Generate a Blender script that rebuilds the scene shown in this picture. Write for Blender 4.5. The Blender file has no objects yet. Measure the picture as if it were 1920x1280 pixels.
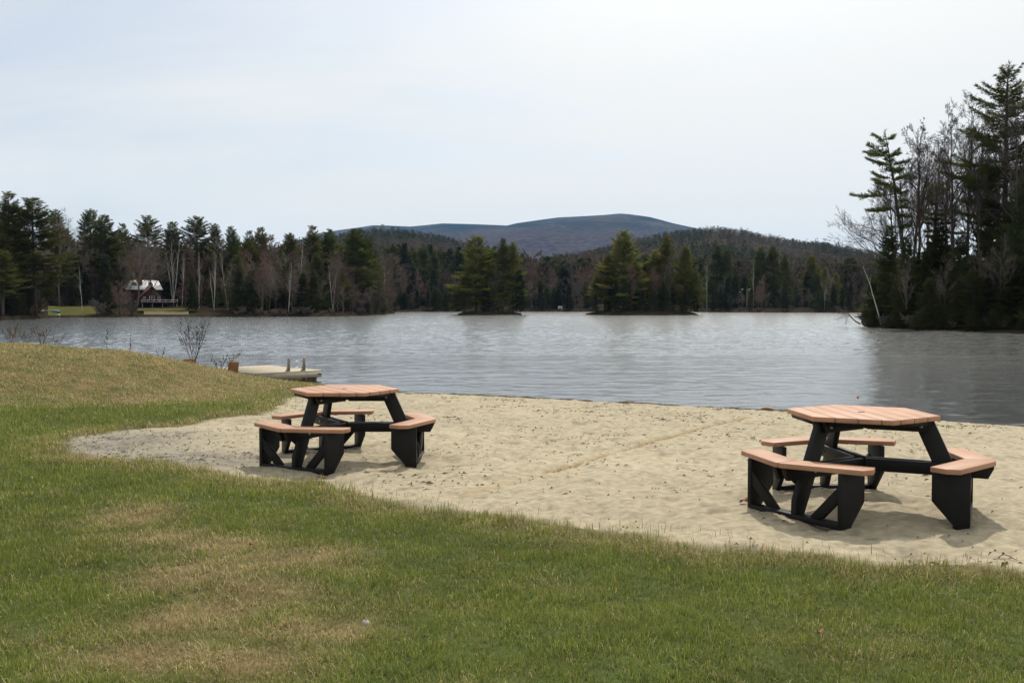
import bpy, math, random
import numpy as np
from mathutils import Vector, Matrix, Euler
PI = math.pi
sc = bpy.context.scene
COL = sc.collection
RNG = np.random.default_rng(7)
random.seed(7)

# ------------------------------------------------------------------ camera model
FPX, HOR, CAMZ = 1800.0, 574.0, 2.05          # focal length in photo pixels, horizon row, eye height over the lake
def at(px, D, z=0.0):
    """a point at depth D along the column px of the photograph"""
    return Vector(((px - 960) / FPX * D, D, z))
def zrow(py, D):
    return CAMZ + (HOR - py) / FPX * D
def on_ground(px, py, z):
    D = (CAMZ - z) * FPX / (py - HOR)
    return ((px - 960) / FPX * D, D)

# ------------------------------------------------------------------ helpers
def tag(o, label=None, cat=None, group=None, kind=None):
    if label: o['label'] = label
    if cat: o['category'] = cat
    if group: o['group'] = group
    if kind: o['kind'] = kind
    return o
def empty(name, loc=(0, 0, 0), rz=0.0, label=None, cat=None, group=None):
    o = bpy.data.objects.new(name, None); COL.objects.link(o)
    o.location = loc; o.rotation_euler = (0, 0, rz); o.empty_display_size = .3
    return tag(o, label, cat, group)

class MB:
    def __init__(s):
        s.v = []; s.f = []; s.m = []; s.n = 0; s.c = []
    def add(s, v, f, mi=0, col=None):
        v = np.asarray(v, float).reshape(-1, 3); f = np.asarray(f, int)
        s.v.append(v); s.f.append(f + s.n); s.m.append(np.full(len(f), mi, int)); s.n += len(v)
        if col is not None: s.c.append(np.asarray(col, float))
    def poly(s, v, mi=0):
        s.add(v, [list(range(len(v)))], mi)
    def prism(s, loop, ext, mi=0):
        """closed loop of 3-D points (counter clockwise seen against ext) extruded by ext"""
        a = np.asarray(loop, float); b = a + np.asarray(ext, float); n = len(a)
        base = s.n
        s.v.append(np.vstack([a, b])); s.n += 2 * n
        s.f.append(np.array([list(range(n))[::-1]]) + base); s.m.append(np.array([mi]))
        s.f.append(np.array([[n + i for i in range(n)]]) + base); s.m.append(np.array([mi]))
        q = np.array([[i, (i + 1) % n, n + (i + 1) % n, n + i] for i in range(n)]) + base
        s.f.append(q); s.m.append(np.full(n, mi))
    def box(s, c, d, rz=0.0, mi=0, R=None):
        x, y, z = d[0] / 2, d[1] / 2, d[2] / 2
        p = np.array([[-x, -y, -z], [x, -y, -z], [x, y, -z], [-x, y, -z], [-x, -y, z], [x, -y, z], [x, y, z], [-x, y, z]])
        if R is None:
            cz, sz = math.cos(rz), math.sin(rz)
            R = np.array([[cz, -sz, 0], [sz, cz, 0], [0, 0, 1]])
        p = p @ np.asarray(R).T + np.asarray(c, float)
        s.add(p, [[3, 2, 1, 0], [4, 5, 6, 7], [0, 1, 5, 4], [1, 2, 6, 5], [2, 3, 7, 6], [3, 0, 4, 7]], mi)
    def bar(s, a, b, w, h, mi=0):
        a = Vector(a); b = Vector(b); d = (b - a); L = d.length; d.normalize()
        side = d.cross(Vector((0, 0, 1)))
        if side.length < 1e-4: side = Vector((1, 0, 0))
        side.normalize(); up = side.cross(d)
        R = np.array([[d.x, side.x, up.x], [d.y, side.y, up.y], [d.z, side.z, up.z]])
        s.box((a + b) / 2, (L, w, h), mi=mi, R=R)
    def tube(s, pts, rad, n=6, mi=0, cap=True):
        P = np.asarray(pts, float); k = len(P)
        rad = np.broadcast_to(np.asarray(rad, float), (k,))
        T = np.gradient(P, axis=0); T /= np.linalg.norm(T, axis=1)[:, None] + 1e-12
        ref = np.array([0, 0, 1.0]) if abs(T[:, 2]).mean() < .8 else np.array([1.0, 0, 0])
        A = np.cross(T, ref); A /= np.linalg.norm(A, axis=1)[:, None] + 1e-12
        B = np.cross(T, A)
        th = np.arange(n) * 2 * PI / n
        ring = (np.cos(th)[None, :, None] * A[:, None, :] + np.sin(th)[None, :, None] * B[:, None, :]) * rad[:, None, None] + P[:, None, :]
        i = np.arange(k - 1)[:, None] * n; j = np.arange(n)[None, :]; j2 = (j + 1) % n
        q = np.stack([i + j, i + n + j, i + n + j2, i + j2], -1).reshape(-1, 4)
        s.add(ring.reshape(-1, 3), q, mi)
        if cap and n > 3:
            o = s.n - k * n
            s.f.append(np.array([list(range(n))]) + o); s.m.append(np.array([mi]))
            s.f.append(np.array([list(range(n))[::-1]]) + o + (k - 1) * n); s.m.append(np.array([mi]))
    def mesh(s, name, mats, smooth=False):
        me = bpy.data.meshes.new(name)
        V = np.vstack(s.v) if s.v else np.zeros((0, 3))
        me.vertices.add(len(V)); me.vertices.foreach_set('co', V.astype(np.float32).ravel())
        tot = np.concatenate([np.full(len(f), f.shape[1]) for f in s.f]).astype(np.int32)
        loops = np.concatenate([f.ravel() for f in s.f]).astype(np.int32)
        me.loops.add(len(loops)); me.loops.foreach_set('vertex_index', loops)
        me.polygons.add(len(tot))
        me.polygons.foreach_set('loop_start', np.concatenate([[0], np.cumsum(tot)[:-1]]).astype(np.int32))
        for m in (mats if isinstance(mats, (list, tuple)) else [mats]): me.materials.append(m)
        me.polygons.foreach_set('material_index', np.concatenate(s.m).astype(np.int32))
        if smooth: me.polygons.foreach_set('use_smooth', np.ones(len(tot), bool))
        if s.c:
            c = np.vstack(s.c); c4 = np.ones((len(c), 4), np.float32); c4[:, :3] = c[:, :3]
            ca = me.color_attributes.new('Col', 'FLOAT_COLOR', 'POINT'); ca.data.foreach_set('color', c4.ravel())
        me.update(calc_edges=True)
        return me
    def build(s, name, mats, parent=None, smooth=False, bevel=0.0):
        o = bpy.data.objects.new(name, s.mesh(name, mats, smooth)); COL.objects.link(o)
        if parent is not None: o.parent = parent
        if bevel:
            b = o.modifiers.new('bevel', 'BEVEL'); b.width = bevel; b.segments = 2; b.limit_method = 'ANGLE'
            b.angle_limit = math.radians(30)
        return o

# numpy value noise
def _hash(ix, iy, seed):
    h = (ix.astype(np.int64) * 374761393 + iy.astype(np.int64) * 668265263 + seed * 974634 + 1013) & 0x7fffffff
    h = ((h ^ (h >> 13)) * 1274126177) & 0x7fffffff
    h = (h ^ (h >> 16)) & 0xffff
    return h / 65535.0
def vnoise(x, y, seed=0):
    ix = np.floor(x); iy = np.floor(y); fx = x - ix; fy = y - iy
    fx = fx * fx * (3 - 2 * fx); fy = fy * fy * (3 - 2 * fy)
    a = _hash(ix, iy, seed); b = _hash(ix + 1, iy, seed); c = _hash(ix, iy + 1, seed); d = _hash(ix + 1, iy + 1, seed)
    return (a * (1 - fx) + b * fx) * (1 - fy) + (c * (1 - fx) + d * fx) * fy
def fbm(x, y, oct=4, seed=0):
    t = np.zeros_like(np.asarray(x, float)); amp = .5; n = 0
    for k in range(oct):
        t = t + amp * vnoise(x * 2 ** k + 17.3 * k, y * 2 ** k - 9.1 * k, seed + k); n += amp; amp *= .5
    return t / n
def sstep(a, b, x):
    t = np.clip((x - a) / (b - a), 0, 1); return t * t * (3 - 2 * t)
def seg_dist(x, y, P):
    """distance to a polyline and signed side"""
    best = np.full(np.shape(x), 1e9); side = np.zeros(np.shape(x))
    for (ax, ay), (bx, by) in zip(P[:-1], P[1:]):
        dx, dy = bx - ax, by - ay; L2 = dx * dx + dy * dy
        t = np.clip(((x - ax) * dx + (y - ay) * dy) / L2, 0, 1)
        d = np.hypot(x - ax - t * dx, y - ay - t * dy)
        cr = dx * (y - ay) - dy * (x - ax)
        m = d < best
        best = np.where(m, d, best); side = np.where(m, cr, side)
    return best, side
def in_poly(x, y, P):
    r = np.zeros(np.shape(x), bool); n = len(P)
    for i in range(n):
        ax, ay = P[i]; bx, by = P[(i + 1) % n]
        if ay == by: continue
        c = ((ay > y) != (by > y)) & (x < (bx - ax) * (y - ay) / (by - ay) + ax)
        r ^= c
    return r

# ------------------------------------------------------------------ materials
def new_mat(name):
    m = bpy.data.materials.new(name); m.use_nodes = True
    nt = m.node_tree; nt.nodes.clear()
    out = nt.nodes.new('ShaderNodeOutputMaterial')
    return m, nt, out
def N(nt, t, **kw):
    n = nt.nodes.new(t)
    for k, v in kw.items():
        if k.startswith('i_'): n.inputs[int(k[2:]) if k[2:].isdigit() else k[2:].replace('_', ' ')].default_value = v
        else: setattr(n, k, v)
    return n
def ramp(nt, fac, stops):
    r = nt.nodes.new('ShaderNodeValToRGB'); nt.links.new(fac, r.inputs[0])
    els = r.color_ramp.elements
    while len(els) < len(stops): els.new(.5)
    for e, (p, c) in zip(els, stops):
        e.position = p; e.color = (*c, 1) if len(c) == 3 else c
    return r
def surf(name, c1, c2, scale=8.0, rough=.6, bump=.0, bscale=40.0, stretch=(1, 1, 1), spec=.3, detail=6, metal=0.0, rnd=0.0, island=0.0):
    m, nt, out = new_mat(name)
    tc = N(nt, 'ShaderNodeTexCoord'); mp = N(nt, 'ShaderNodeMapping'); mp.inputs['Scale'].default_value = stretch
    nt.links.new(tc.outputs['Object'], mp.inputs['Vector'])
    no = N(nt, 'ShaderNodeTexNoise'); no.inputs['Scale'].default_value = scale; no.inputs['Detail'].default_value = detail
    nt.links.new(mp.outputs[0], no.inputs['Vector'])
    r = ramp(nt, no.outputs['Fac'], [(.3, c1), (.7, c2)])
    b = N(nt, 'ShaderNodeBsdfPrincipled')
    col = r.outputs[0]
    if island:
        ge = N(nt, 'ShaderNodeNewGeometry'); mi_ = N(nt, 'ShaderNodeMapRange'); mi_.inputs['To Min'].default_value = 1 - island; mi_.inputs['To Max'].default_value = 1 + island
        h0 = N(nt, 'ShaderNodeHueSaturation'); nt.links.new(ge.outputs['Random Per Island'], mi_.inputs['Value']); nt.links.new(mi_.outputs[0], h0.inputs['Value'])
        nt.links.new(col, h0.inputs['Color']); col = h0.outputs[0]
    if rnd:
        oi = N(nt, 'ShaderNodeObjectInfo'); hs = N(nt, 'ShaderNodeHueSaturation')
        mr = N(nt, 'ShaderNodeMapRange'); mr.inputs['To Min'].default_value = 1 - rnd; mr.inputs['To Max'].default_value = 1 + rnd
        nt.links.new(oi.outputs['Random'], mr.inputs['Value']); nt.links.new(mr.outputs[0], hs.inputs['Value'])
        nt.links.new(col, hs.inputs['Color']); col = hs.outputs[0]
    nt.links.new(col, b.inputs['Base Color'])
    b.inputs['Roughness'].default_value = rough; b.inputs['Specular IOR Level'].default_value = spec
    b.inputs['Metallic'].default_value = metal
    if bump:
        n2 = N(nt, 'ShaderNodeTexNoise'); n2.inputs['Scale'].default_value = bscale; n2.inputs['Detail'].default_value = 4
        nt.links.new(mp.outputs[0], n2.inputs['Vector'])
        bp = N(nt, 'ShaderNodeBump'); bp.inputs['Strength'].default_value = bump; bp.inputs['Distance'].default_value = .01
        nt.links.new(n2.outputs['Fac'], bp.inputs['Height']); nt.links.new(bp.outputs[0], b.inputs['Normal'])
    nt.links.new(b.outputs[0], out.inputs[0])
    return m
def foliage(name, c1, c2, c3, trans=.3, scale=.35, rnd=.25, hue=.02):
    m, nt, out = new_mat(name)
    g = N(nt, 'ShaderNodeNewGeometry'); oi = N(nt, 'ShaderNodeObjectInfo')
    no = N(nt, 'ShaderNodeTexNoise'); no.inputs['Scale'].default_value = scale; no.inputs['Detail'].default_value = 5
    nt.links.new(g.outputs['Position'], no.inputs['Vector'])
    r = ramp(nt, no.outputs['Fac'], [(.28, c1), (.5, c2), (.72, c3)])
    hs = N(nt, 'ShaderNodeHueSaturation')
    mr = N(nt, 'ShaderNodeMapRange'); mr.inputs['To Min'].default_value = 1 - rnd; mr.inputs['To Max'].default_value = 1 + rnd
    nt.links.new(oi.outputs['Random'], mr.inputs['Value']); nt.links.new(mr.outputs[0], hs.inputs['Value'])
    mh = N(nt, 'ShaderNodeMapRange'); mh.inputs['To Min'].default_value = .5 - hue; mh.inputs['To Max'].default_value = .5 + hue
    m7 = N(nt, 'ShaderNodeMath', operation='MULTIPLY'); m7.inputs[1].default_value = 7.31
    fr = N(nt, 'ShaderNodeMath', operation='FRACT')
    nt.links.new(oi.outputs['Random'], m7.inputs[0]); nt.links.new(m7.outputs[0], fr.inputs[0])
    nt.links.new(fr.outputs[0], mh.inputs['Value']); nt.links.new(mh.outputs[0], hs.inputs['Hue'])
    nt.links.new(r.outputs[0], hs.inputs['Color'])
    d = N(nt, 'ShaderNodeBsdfDiffuse'); t = N(nt, 'ShaderNodeBsdfTranslucent'); mx = N(nt, 'ShaderNodeMixShader')
    mx.inputs[0].default_value = trans
    nt.links.new(hs.outputs[0], d.inputs[0]); nt.links.new(hs.outputs[0], t.inputs[0])
    nt.links.new(d.outputs[0], mx.inputs[1]); nt.links.new(t.outputs[0], mx.inputs[2]); nt.links.new(mx.outputs[0], out.inputs[0])
    return m
def attr_mat(name, rough=.9, trans=0.0, nscale=30.0, namp=.25, bumps=(), spec=.1):
    m, nt, out = new_mat(name)
    a = N(nt, 'ShaderNodeAttribute'); a.attribute_name = 'Col'
    g = N(nt, 'ShaderNodeNewGeometry')
    no = N(nt, 'ShaderNodeTexNoise'); no.inputs['Scale'].default_value = nscale; no.inputs['Detail'].default_value = 6
    nt.links.new(g.outputs['Position'], no.inputs['Vector'])
    mr = N(nt, 'ShaderNodeMapRange'); mr.inputs['From Min'].default_value = .25; mr.inputs['From Max'].default_value = .75
    mr.inputs['To Min'].default_value = 1 - namp; mr.inputs['To Max'].default_value = 1 + namp
    nt.links.new(no.outputs['Fac'], mr.inputs['Value'])
    hs = N(nt, 'ShaderNodeHueSaturation'); nt.links.new(a.outputs['Color'], hs.inputs['Color']); nt.links.new(mr.outputs[0], hs.inputs['Value'])
    b = N(nt, 'ShaderNodeBsdfPrincipled'); b.inputs['Roughness'].default_value = rough; b.inputs['Specular IOR Level'].default_value = spec
    nt.links.new(hs.outputs[0], b.inputs['Base Color'])
    prev = None
    for (s, dist, strength) in bumps:
        n2 = N(nt, 'ShaderNodeTexNoise'); n2.inputs['Scale'].default_value = s; n2.inputs['Detail'].default_value = 5
        nt.links.new(g.outputs['Position'], n2.inputs['Vector'])
        bp = N(nt, 'ShaderNodeBump'); bp.inputs['Strength'].default_value = strength; bp.inputs['Distance'].default_value = dist
        nt.links.new(n2.outputs['Fac'], bp.inputs['Height'])
        if prev: nt.links.new(prev.outputs[0], bp.inputs['Normal'])
        prev = bp
    if prev: nt.links.new(prev.outputs[0], b.inputs['Normal'])
    if trans:
        t = N(nt, 'ShaderNodeBsdfTranslucent'); nt.links.new(hs.outputs[0], t.inputs[0])
        mx = N(nt, 'ShaderNodeMixShader'); mx.inputs[0].default_value = trans
        nt.links.new(b.outputs[0], mx.inputs[1]); nt.links.new(t.outputs[0], mx.inputs[2]); nt.links.new(mx.outputs[0], out.inputs[0])
    else:
        nt.links.new(b.outputs[0], out.inputs[0])
    return m

M = {}
M['tan'] = surf('tan_composite_board', (.345, .180, .106), (.43, .235, .145), scale=5, rough=.55, bump=.2, bscale=45, stretch=(1, 1, 1), spec=.3, island=.09)
M['black'] = surf('black_composite_board', (.006, .006, .0065), (.010, .010, .0105), scale=6, rough=.5, bump=.12, bscale=50, spec=.22)
M['bolt'] = surf('grey_bolt', (.3, .3, .3), (.4, .4, .4), rough=.35, metal=.9)
M['dark'] = surf('dark_hole', (.01, .01, .01), (.02, .02, .02))
M['dockwood'] = surf('weathered_dock_boards', (.33, .29, .21), (.43, .38, .28), scale=5, rough=.8, bump=.3, bscale=30, island=.15)
M['dockside'] = surf('dock_fascia', (.26, .235, .18), (.36, .33, .26), scale=4, rough=.85, bump=.3)
M['float'] = surf('dock_float_timber', (.10, .075, .035), (.16, .12, .06), scale=6, rough=.9)
M['rust'] = surf('rusty_brown_wood', (.16, .075, .035), (.26, .13, .06), scale=14, rough=.9, bump=.5)
M['greywood'] = surf('grey_wood', (.20, .17, .14), (.30, .26, .22), scale=9, rough=.9)
M['bark'] = surf('grey_brown_bark', (.075, .06, .05), (.14, .115, .095), scale=3, rough=.95, rnd=.25)
M['pinebark'] = surf('dark_pine_bark', (.045, .036, .03), (.085, .068, .055), scale=3, rough=.95, rnd=.2)
M['twig'] = surf('grey_twigs', (.125, .105, .086), (.195, .163, .132), scale=.5, rough=.95, rnd=.3)
M['redtwig'] = surf('reddish_budding_twigs', (.130, .086, .068), (.185, .118, .090), scale=.5, rough=.95, rnd=.3)
M['duskytwig'] = surf('dusky_twigs', (.062, .050, .042), (.105, .085, .07), scale=.5, rough=.95)
M['darktwig'] = surf('dark_twigs', (.05, .04, .036), (.08, .065, .055), scale=.5, rough=.95)
M['birch'] = surf('white_birch_bark', (.42, .40, .36), (.62, .60, .55), scale=2.2, rough=.8, stretch=(1, 1, 3))
M['pine'] = foliage('pine_needles', (.048, .056, .019), (.088, .096, .030), (.145, .146, .046), trans=.4)
M['ypine'] = foliage('yellow_green_pine_needles', (.095, .105, .028), (.155, .155, .042), (.21, .195, .058), trans=.42)
M['spruce'] = foliage('dark_spruce_needles', (.026, .031, .017), (.044, .050, .024), (.068, .076, .034), trans=.28)
M['hemlock'] = foliage('hemlock_needles', (.042, .050, .021), (.070, .080, .030), (.105, .115, .042), trans=.36)
M['shore'] = surf('far_bank_soil', (.020, .017, .012), (.042, .033, .022), scale=.3, rough=1, spec=0)
M['hill'] = surf('wooded_hill_floor', (.05, .045, .035), (.085, .07, .052), scale=.02, rough=1, spec=0)
M['lawnfar'] = surf('far_lawn', (.060, .060, .021), (.090, .083, .031), scale=.4, rough=1, spec=0)
M['sandfar'] = surf('far_sand', (.11, .097, .064), (.15, .13, .085), scale=.4, rough=1, spec=0)
M['redwall'] = surf('dark_red_siding', (.030, .012, .011), (.044, .016, .014), scale=2, rough=.8, stretch=(8, 8, .5))
M['redroof'] = surf('brown_red_roof', (.055, .022, .020), (.08, .032, .028), scale=3, rough=.8)
M['metalroof'] = surf('pale_metal_roof', (.52, .53, .55), (.62, .63, .65), scale=1, rough=.5)
M['greyroof'] = surf('grey_shingle_roof', (.20, .20, .19), (.27, .27, .26), scale=2, rough=.8)
M['brick'] = surf('brick_chimney', (.11, .045, .035), (.17, .07, .05), scale=6, rough=.9)
M['white'] = surf('white_paint', (.36, .345, .345), (.45, .43, .43), scale=3, rough=.6)
M['glass'] = surf('window_glass', (.03, .035, .04), (.05, .055, .06), scale=1, rough=.1, spec=.6)
M['teal'] = surf('teal_hull', (.02, .11, .09), (.03, .145, .12), scale=2, rough=.4)
M['stone'] = surf('pale_stone', (.24, .22, .20), (.42, .39, .36), scale=20, rough=.9, bump=.4)
M['leaf'] = surf('dead_leaf', (.16, .07, .035), (.25, .12, .06), scale=30, rough=.8)
M['redpl'] = surf('red_float', (.55, .06, .03), (.62, .09, .05), scale=5, rough=.4)
M['ground'] = attr_mat('beach_and_lawn_soil', rough=.95, nscale=14, namp=.24, bumps=((9, .04, .35), (28, .015, .6), (110, .004, .8)))
M['grass'] = attr_mat('grass_blades', rough=.6, trans=.35, nscale=2.5, namp=.2, spec=.25)
M['litter'] = attr_mat('leaf_litter_bits', rough=.9, nscale=20, namp=.2)
M['woods'] = attr_mat('far_woods', rough=1, trans=.2, nscale=.05, namp=.25, spec=0)

# mountain
def mountain_mat():
    m, nt, out = new_mat('forested_mountain')
    g = N(nt, 'ShaderNodeNewGeometry')
    n1 = N(nt, 'ShaderNodeTexNoise'); n1.inputs['Scale'].default_value = .0022; n1.inputs['Detail'].default_value = 8
    n2 = N(nt, 'ShaderNodeTexNoise'); n2.inputs['Scale'].default_value = .03; n2.inputs['Detail'].default_value = 4
    nt.links.new(g.outputs['Position'], n1.inputs['Vector']); nt.links.new(g.outputs['Position'], n2.inputs['Vector'])
    r = ramp(nt, n1.outputs['Fac'], [(.42, (.004, .009, .008)), (.50, (.014, .017, .014)), (.60, (.052, .040, .034))])
    sx = N(nt, 'ShaderNodeSeparateXYZ'); nt.links.new(g.outputs['Position'], sx.inputs[0])
    ad = N(nt, 'ShaderNodeMath', operation='MULTIPLY_ADD'); ad.inputs[1].default_value = 260.0
    nt.links.new(n1.outputs['Fac'], ad.inputs[0]); nt.links.new(sx.outputs['Z'], ad.inputs[2])
    mz = N(nt, 'ShaderNodeMapRange'); mz.inputs['From Min'].default_value = 480; mz.inputs['From Max'].default_value = 620
    nt.links.new(ad.outputs[0], mz.inputs['Value'])
    mx = N(nt, 'ShaderNodeMixRGB'); mx.inputs[1].default_value = (.048, .032, .032, 1)
    nt.links.new(mz.outputs[0], mx.inputs[0]); nt.links.new(r.outputs[0], mx.inputs[2])
    mr = N(nt, 'ShaderNodeMapRange'); mr.inputs['From Min'].default_value = .3; mr.inputs['From Max'].default_value = .7
    mr.inputs['To Min'].default_value = .4; mr.inputs['To Max'].default_value = 1.6
    nt.links.new(n2.outputs['Fac'], mr.inputs['Value'])
    hs = N(nt, 'ShaderNodeHueSaturation'); nt.links.new(mx.outputs[0], hs.inputs['Color']); nt.links.new(mr.outputs[0], hs.inputs['Value'])
    d = N(nt, 'ShaderNodeBsdfDiffuse'); nt.links.new(hs.outputs[0], d.inputs[0]); nt.links.new(d.outputs[0], out.inputs[0])
    return m
M['mountain'] = mountain_mat()

def water_mat():
    m, nt, out = new_mat('lake_water')
    g = N(nt, 'ShaderNodeNewGeometry'); sp = N(nt, 'ShaderNodeSeparateXYZ'); nt.links.new(g.outputs['Position'], sp.inputs[0])
    prev = None
    for (sx, sy, dist, det, rot) in ((2.6, 7.5, .005, 2, .05),):
        mp = N(nt, 'ShaderNodeMapping'); mp.inputs['Scale'].default_value = (sx, sy, 1); mp.inputs['Rotation'].default_value = (0, 0, rot)
        nt.links.new(g.outputs['Position'], mp.inputs['Vector'])
        no = N(nt, 'ShaderNodeTexNoise'); no.inputs['Scale'].default_value = 1; no.inputs['Detail'].default_value = det
        nt.links.new(mp.outputs[0], no.inputs['Vector'])
        bp = N(nt, 'ShaderNodeBump'); bp.inputs['Strength'].default_value = 1; bp.inputs['Distance'].default_value = dist
        nt.links.new(no.outputs['Fac'], bp.inputs['Height'])
        if prev: nt.links.new(prev.outputs[0], bp.inputs['Normal'])
        prev = bp
    # open water is wind-roughened, the cove by the beach is calmer
    rr = N(nt, 'ShaderNodeMapRange'); rr.inputs['From Min'].default_value = 25; rr.inputs['From Max'].default_value = 170
    rr.inputs['To Min'].default_value = .15; rr.inputs['To Max'].default_value = .155
    nt.links.new(sp.outputs['Y'], rr.inputs['Value'])
    fr = N(nt, 'ShaderNodeFresnel'); fr.inputs['IOR'].default_value = 1.5; nt.links.new(prev.outputs[0], fr.inputs['Normal'])
    mr = N(nt, 'ShaderNodeMapRange'); mr.inputs['From Min'].default_value = 0; mr.inputs['From Max'].default_value = 1
    mr.inputs['To Min'].default_value = .02; mr.inputs['To Max'].default_value = .95
    nt.links.new(fr.outputs[0], mr.inputs['Value'])
    d = N(nt, 'ShaderNodeBsdfDiffuse'); d.inputs[0].default_value = (.018, .023, .024, 1)
    gl = N(nt, 'ShaderNodeBsdfGlossy'); gl.distribution = 'MULTI_GGX'; gl.inputs['Color'].default_value = (.97, .99, 1, 1)
    nt.links.new(rr.outputs[0], gl.inputs['Roughness']); nt.links.new(prev.outputs[0], gl.inputs['Normal']); nt.links.new(prev.outputs[0], d.inputs['Normal'])
    mx = N(nt, 'ShaderNodeMixShader'); nt.links.new(mr.outputs[0], mx.inputs[0]); nt.links.new(d.outputs[0], mx.inputs[1]); nt.links.new(gl.outputs[0], mx.inputs[2])
    nt.links.new(mx.outputs[0], out.inputs[0])
    return m
M['water'] = water_mat()

# ------------------------------------------------------------------ near ground
SHORE = [(-140, 38), (-60, 34), (-30, 30), (-14, 27.2), (-9, 26.3), (-7.2, 25.9), (-5.1, 25.3), (-4.3, 24.2), (-2.7, 22.5), (-1, 22.0), (1.5, 20.7),
         (3.7, 19.5), (5.3, 18.6), (8.7, 16.3), (14, 13.2), (30, 6), (60, -8), (140, -50)]
TABLES = [(2.800, 7.672, 2.675, .453), (-1.790, 10.24, 3.142, .42)]
SAND_PX = [(110, 829), (230, 803), (350, 792), (420, 778), (490, 772), (540, 752), (600, 738), (640, 728)]
SAND_LOW = [(2000, 1078), (1920, 1070), (1780, 1058), (1650, 1050), (1560, 1040), (1450, 1034), (1330, 1018), (1220, 1004), (1120, 990), (1000, 975),
            (900, 960), (800, 949), (720, 934), (640, 913), (520, 897), (430, 887), (320, 868), (180, 856), (120, 836)]
_up = [on_ground(px, py, .45 if py > 760 else .3) for px, py in SAND_PX]
_lo = [on_ground(px, py, .45) for px, py in SAND_LOW]
SAND = _up + [(-3.4, 26), (0, 30), (40, 30), (40, 3), (14, 3.9), (7, 5.0)] + _lo
MOUND = ([-30, -14, -10.7, -8.4, -7.3, -6.5, -5.6, -4.8], [.95, .93, .86, .70, .47, .22, .05, 0])
def terrain(x, y):
    d, s = seg_dist(x, y, SHORE); d = np.where(s > 0, -d, d)
    z = np.where(d > 0, .45 * (1 - np.exp(-np.maximum(d, 0) / 3.6)), np.maximum(d * .10, -1.6))
    z = np.where(y > 40, -1.6, z)
    H = np.interp(x, *MOUND)
    y0 = 15.0 + np.clip((x + 8), -3, 4) * .8
    m = sstep(y0, 20.3 + np.clip(x + 8, 0, 4) * .5, y) * (1 - sstep(20.8 + np.clip(x + 8, 0, 4) * .6, 26, y))
    z = z + H * m
    z = z + (.05 * sstep(-4, -9, x)) * sstep(18, 12, y)
    for tx, ty, yaw, tz in TABLES:
        w = np.exp(-((x - tx) ** 2 + (y - ty) ** 2) / 3.0); z = z * (1 - w) + tz * w
    return z
def sandmask(x, y):
    d, _ = seg_dist(x, y, SAND + [SAND[0]]); ins = in_poly(x, y, SAND)
    sd = np.where(ins, d, -d)
    return sd + (fbm(x * 1.7, y * 1.7, 5, 3) - .5) * .50
GR0 = on_ground(1010, 886, .45); GR1 = on_ground(1410, 772, .36); GR2 = on_ground(850, 932, .45)
def groove(x, y):
    d, _ = seg_dist(x, y, [GR2, GR0]); d2, _ = seg_dist(x, y, [GR0, GR1])
    return d2, d
def micro(x, y, s):
    """small relief of the trampled sand / tufted lawn"""
    a = (fbm(x * 2.6, y * 3.4, 4, 11) - .5) * .055 + (fbm(x * 9, y * 13, 3, 21) - .5) * .028
    pits = np.maximum(0, vnoise(x * 3.1, y * 4.0, 41) - .70) * -.14
    pits = pits + np.maximum(0, vnoise(x * 4.3 + 7, y * 3.4, 43) - .66) * -.11 + np.maximum(0, vnoise(x * 5.6, y * 6.1, 47) - .7) * .07
    g2, g1 = groove(x, y)
    gr = -.030 * np.exp(-(g2 / .05) ** 2) + .006 * np.exp(-((g2 - .11) / .05) ** 2) - .008 * np.exp(-(g1 / .09) ** 2)
    sand = a + pits + gr
    lawn = (fbm(x * 1.3, y * 1.3, 3, 31) - .5) * .07 + (fbm(x * 6, y * 6, 2, 33) - .5) * .03
    w = sstep(-.05, .15, s)
    d, sd = seg_dist(x, y, SHORE); d = np.where(sd > 0, -d, d)
    return (sand * w + lawn * (1 - w)) * np.clip((d + .6) / 2.2, .12, 1)
def blob(x, y, px, py, rx, ry, z=.47):
    cx, cy = on_ground(px, py, z)
    return np.exp(-(((x - cx) / rx) ** 2 + ((y - cy) / ry) ** 2))
DRY = [(245, 965, .34, .35), (300, 1000, .32, .3), (400, 1020, .42, .32), (545, 1045, .45, .28), (370, 1075, .42, .36), (480, 1110, .42, .3), (360, 1150, .36, .28),
       (540, 1180, .34, .25), (280, 1230, .36, .25), (450, 1240, .36, .22), (640, 1180, .24, .2)]
def dryness(x, y, s):
    n = fbm(x * 1.1 + 3, y * 1.1, 4, 51); n2 = fbm(x * 4, y * 4, 3, 57)
    d = np.zeros_like(x)
    for px, py, rx, ry in DRY: d = np.maximum(d, blob(x, y, px, py, rx, ry) * 1.0)
    d = d * (.78 + .75 * n2)
    d = np.maximum(d, .62 * sstep(-.75, -.05, s) * (.6 + .8 * n2))            # dry fringe along the sand
    H = np.interp(x, *MOUND)
    md = sstep(14.4, 16.4, y + (x + 8) * -.4) * sstep(-3.0, -6.0, x)
    d = np.maximum(d, md * (.36 + .95 * n2) * (.65 + .75 * n))
    # a greener band at the foot of the mound
    gb = np.exp(-((y - (14.2 + np.clip((x + 8) * .5, -3, 3))) / .8) ** 2) * sstep(-3, -6, x)
    d = d * (1 - .75 * gb)
    d = d + .22 * sstep(.58, .8, n) + .3 * (n2 - .5)
    return np.clip(d, 0, 1)
def gravel(x, y):
    g = np.zeros_like(x)
    for px, py, rx, ry in ((200, 832, 1.0, .9), (300, 850, 1.2, .6), (400, 858, .9, .5), (250, 815, .9, .7)):
        g = np.maximum(g, blob(x, y, px, py, rx, ry))
    return g

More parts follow.
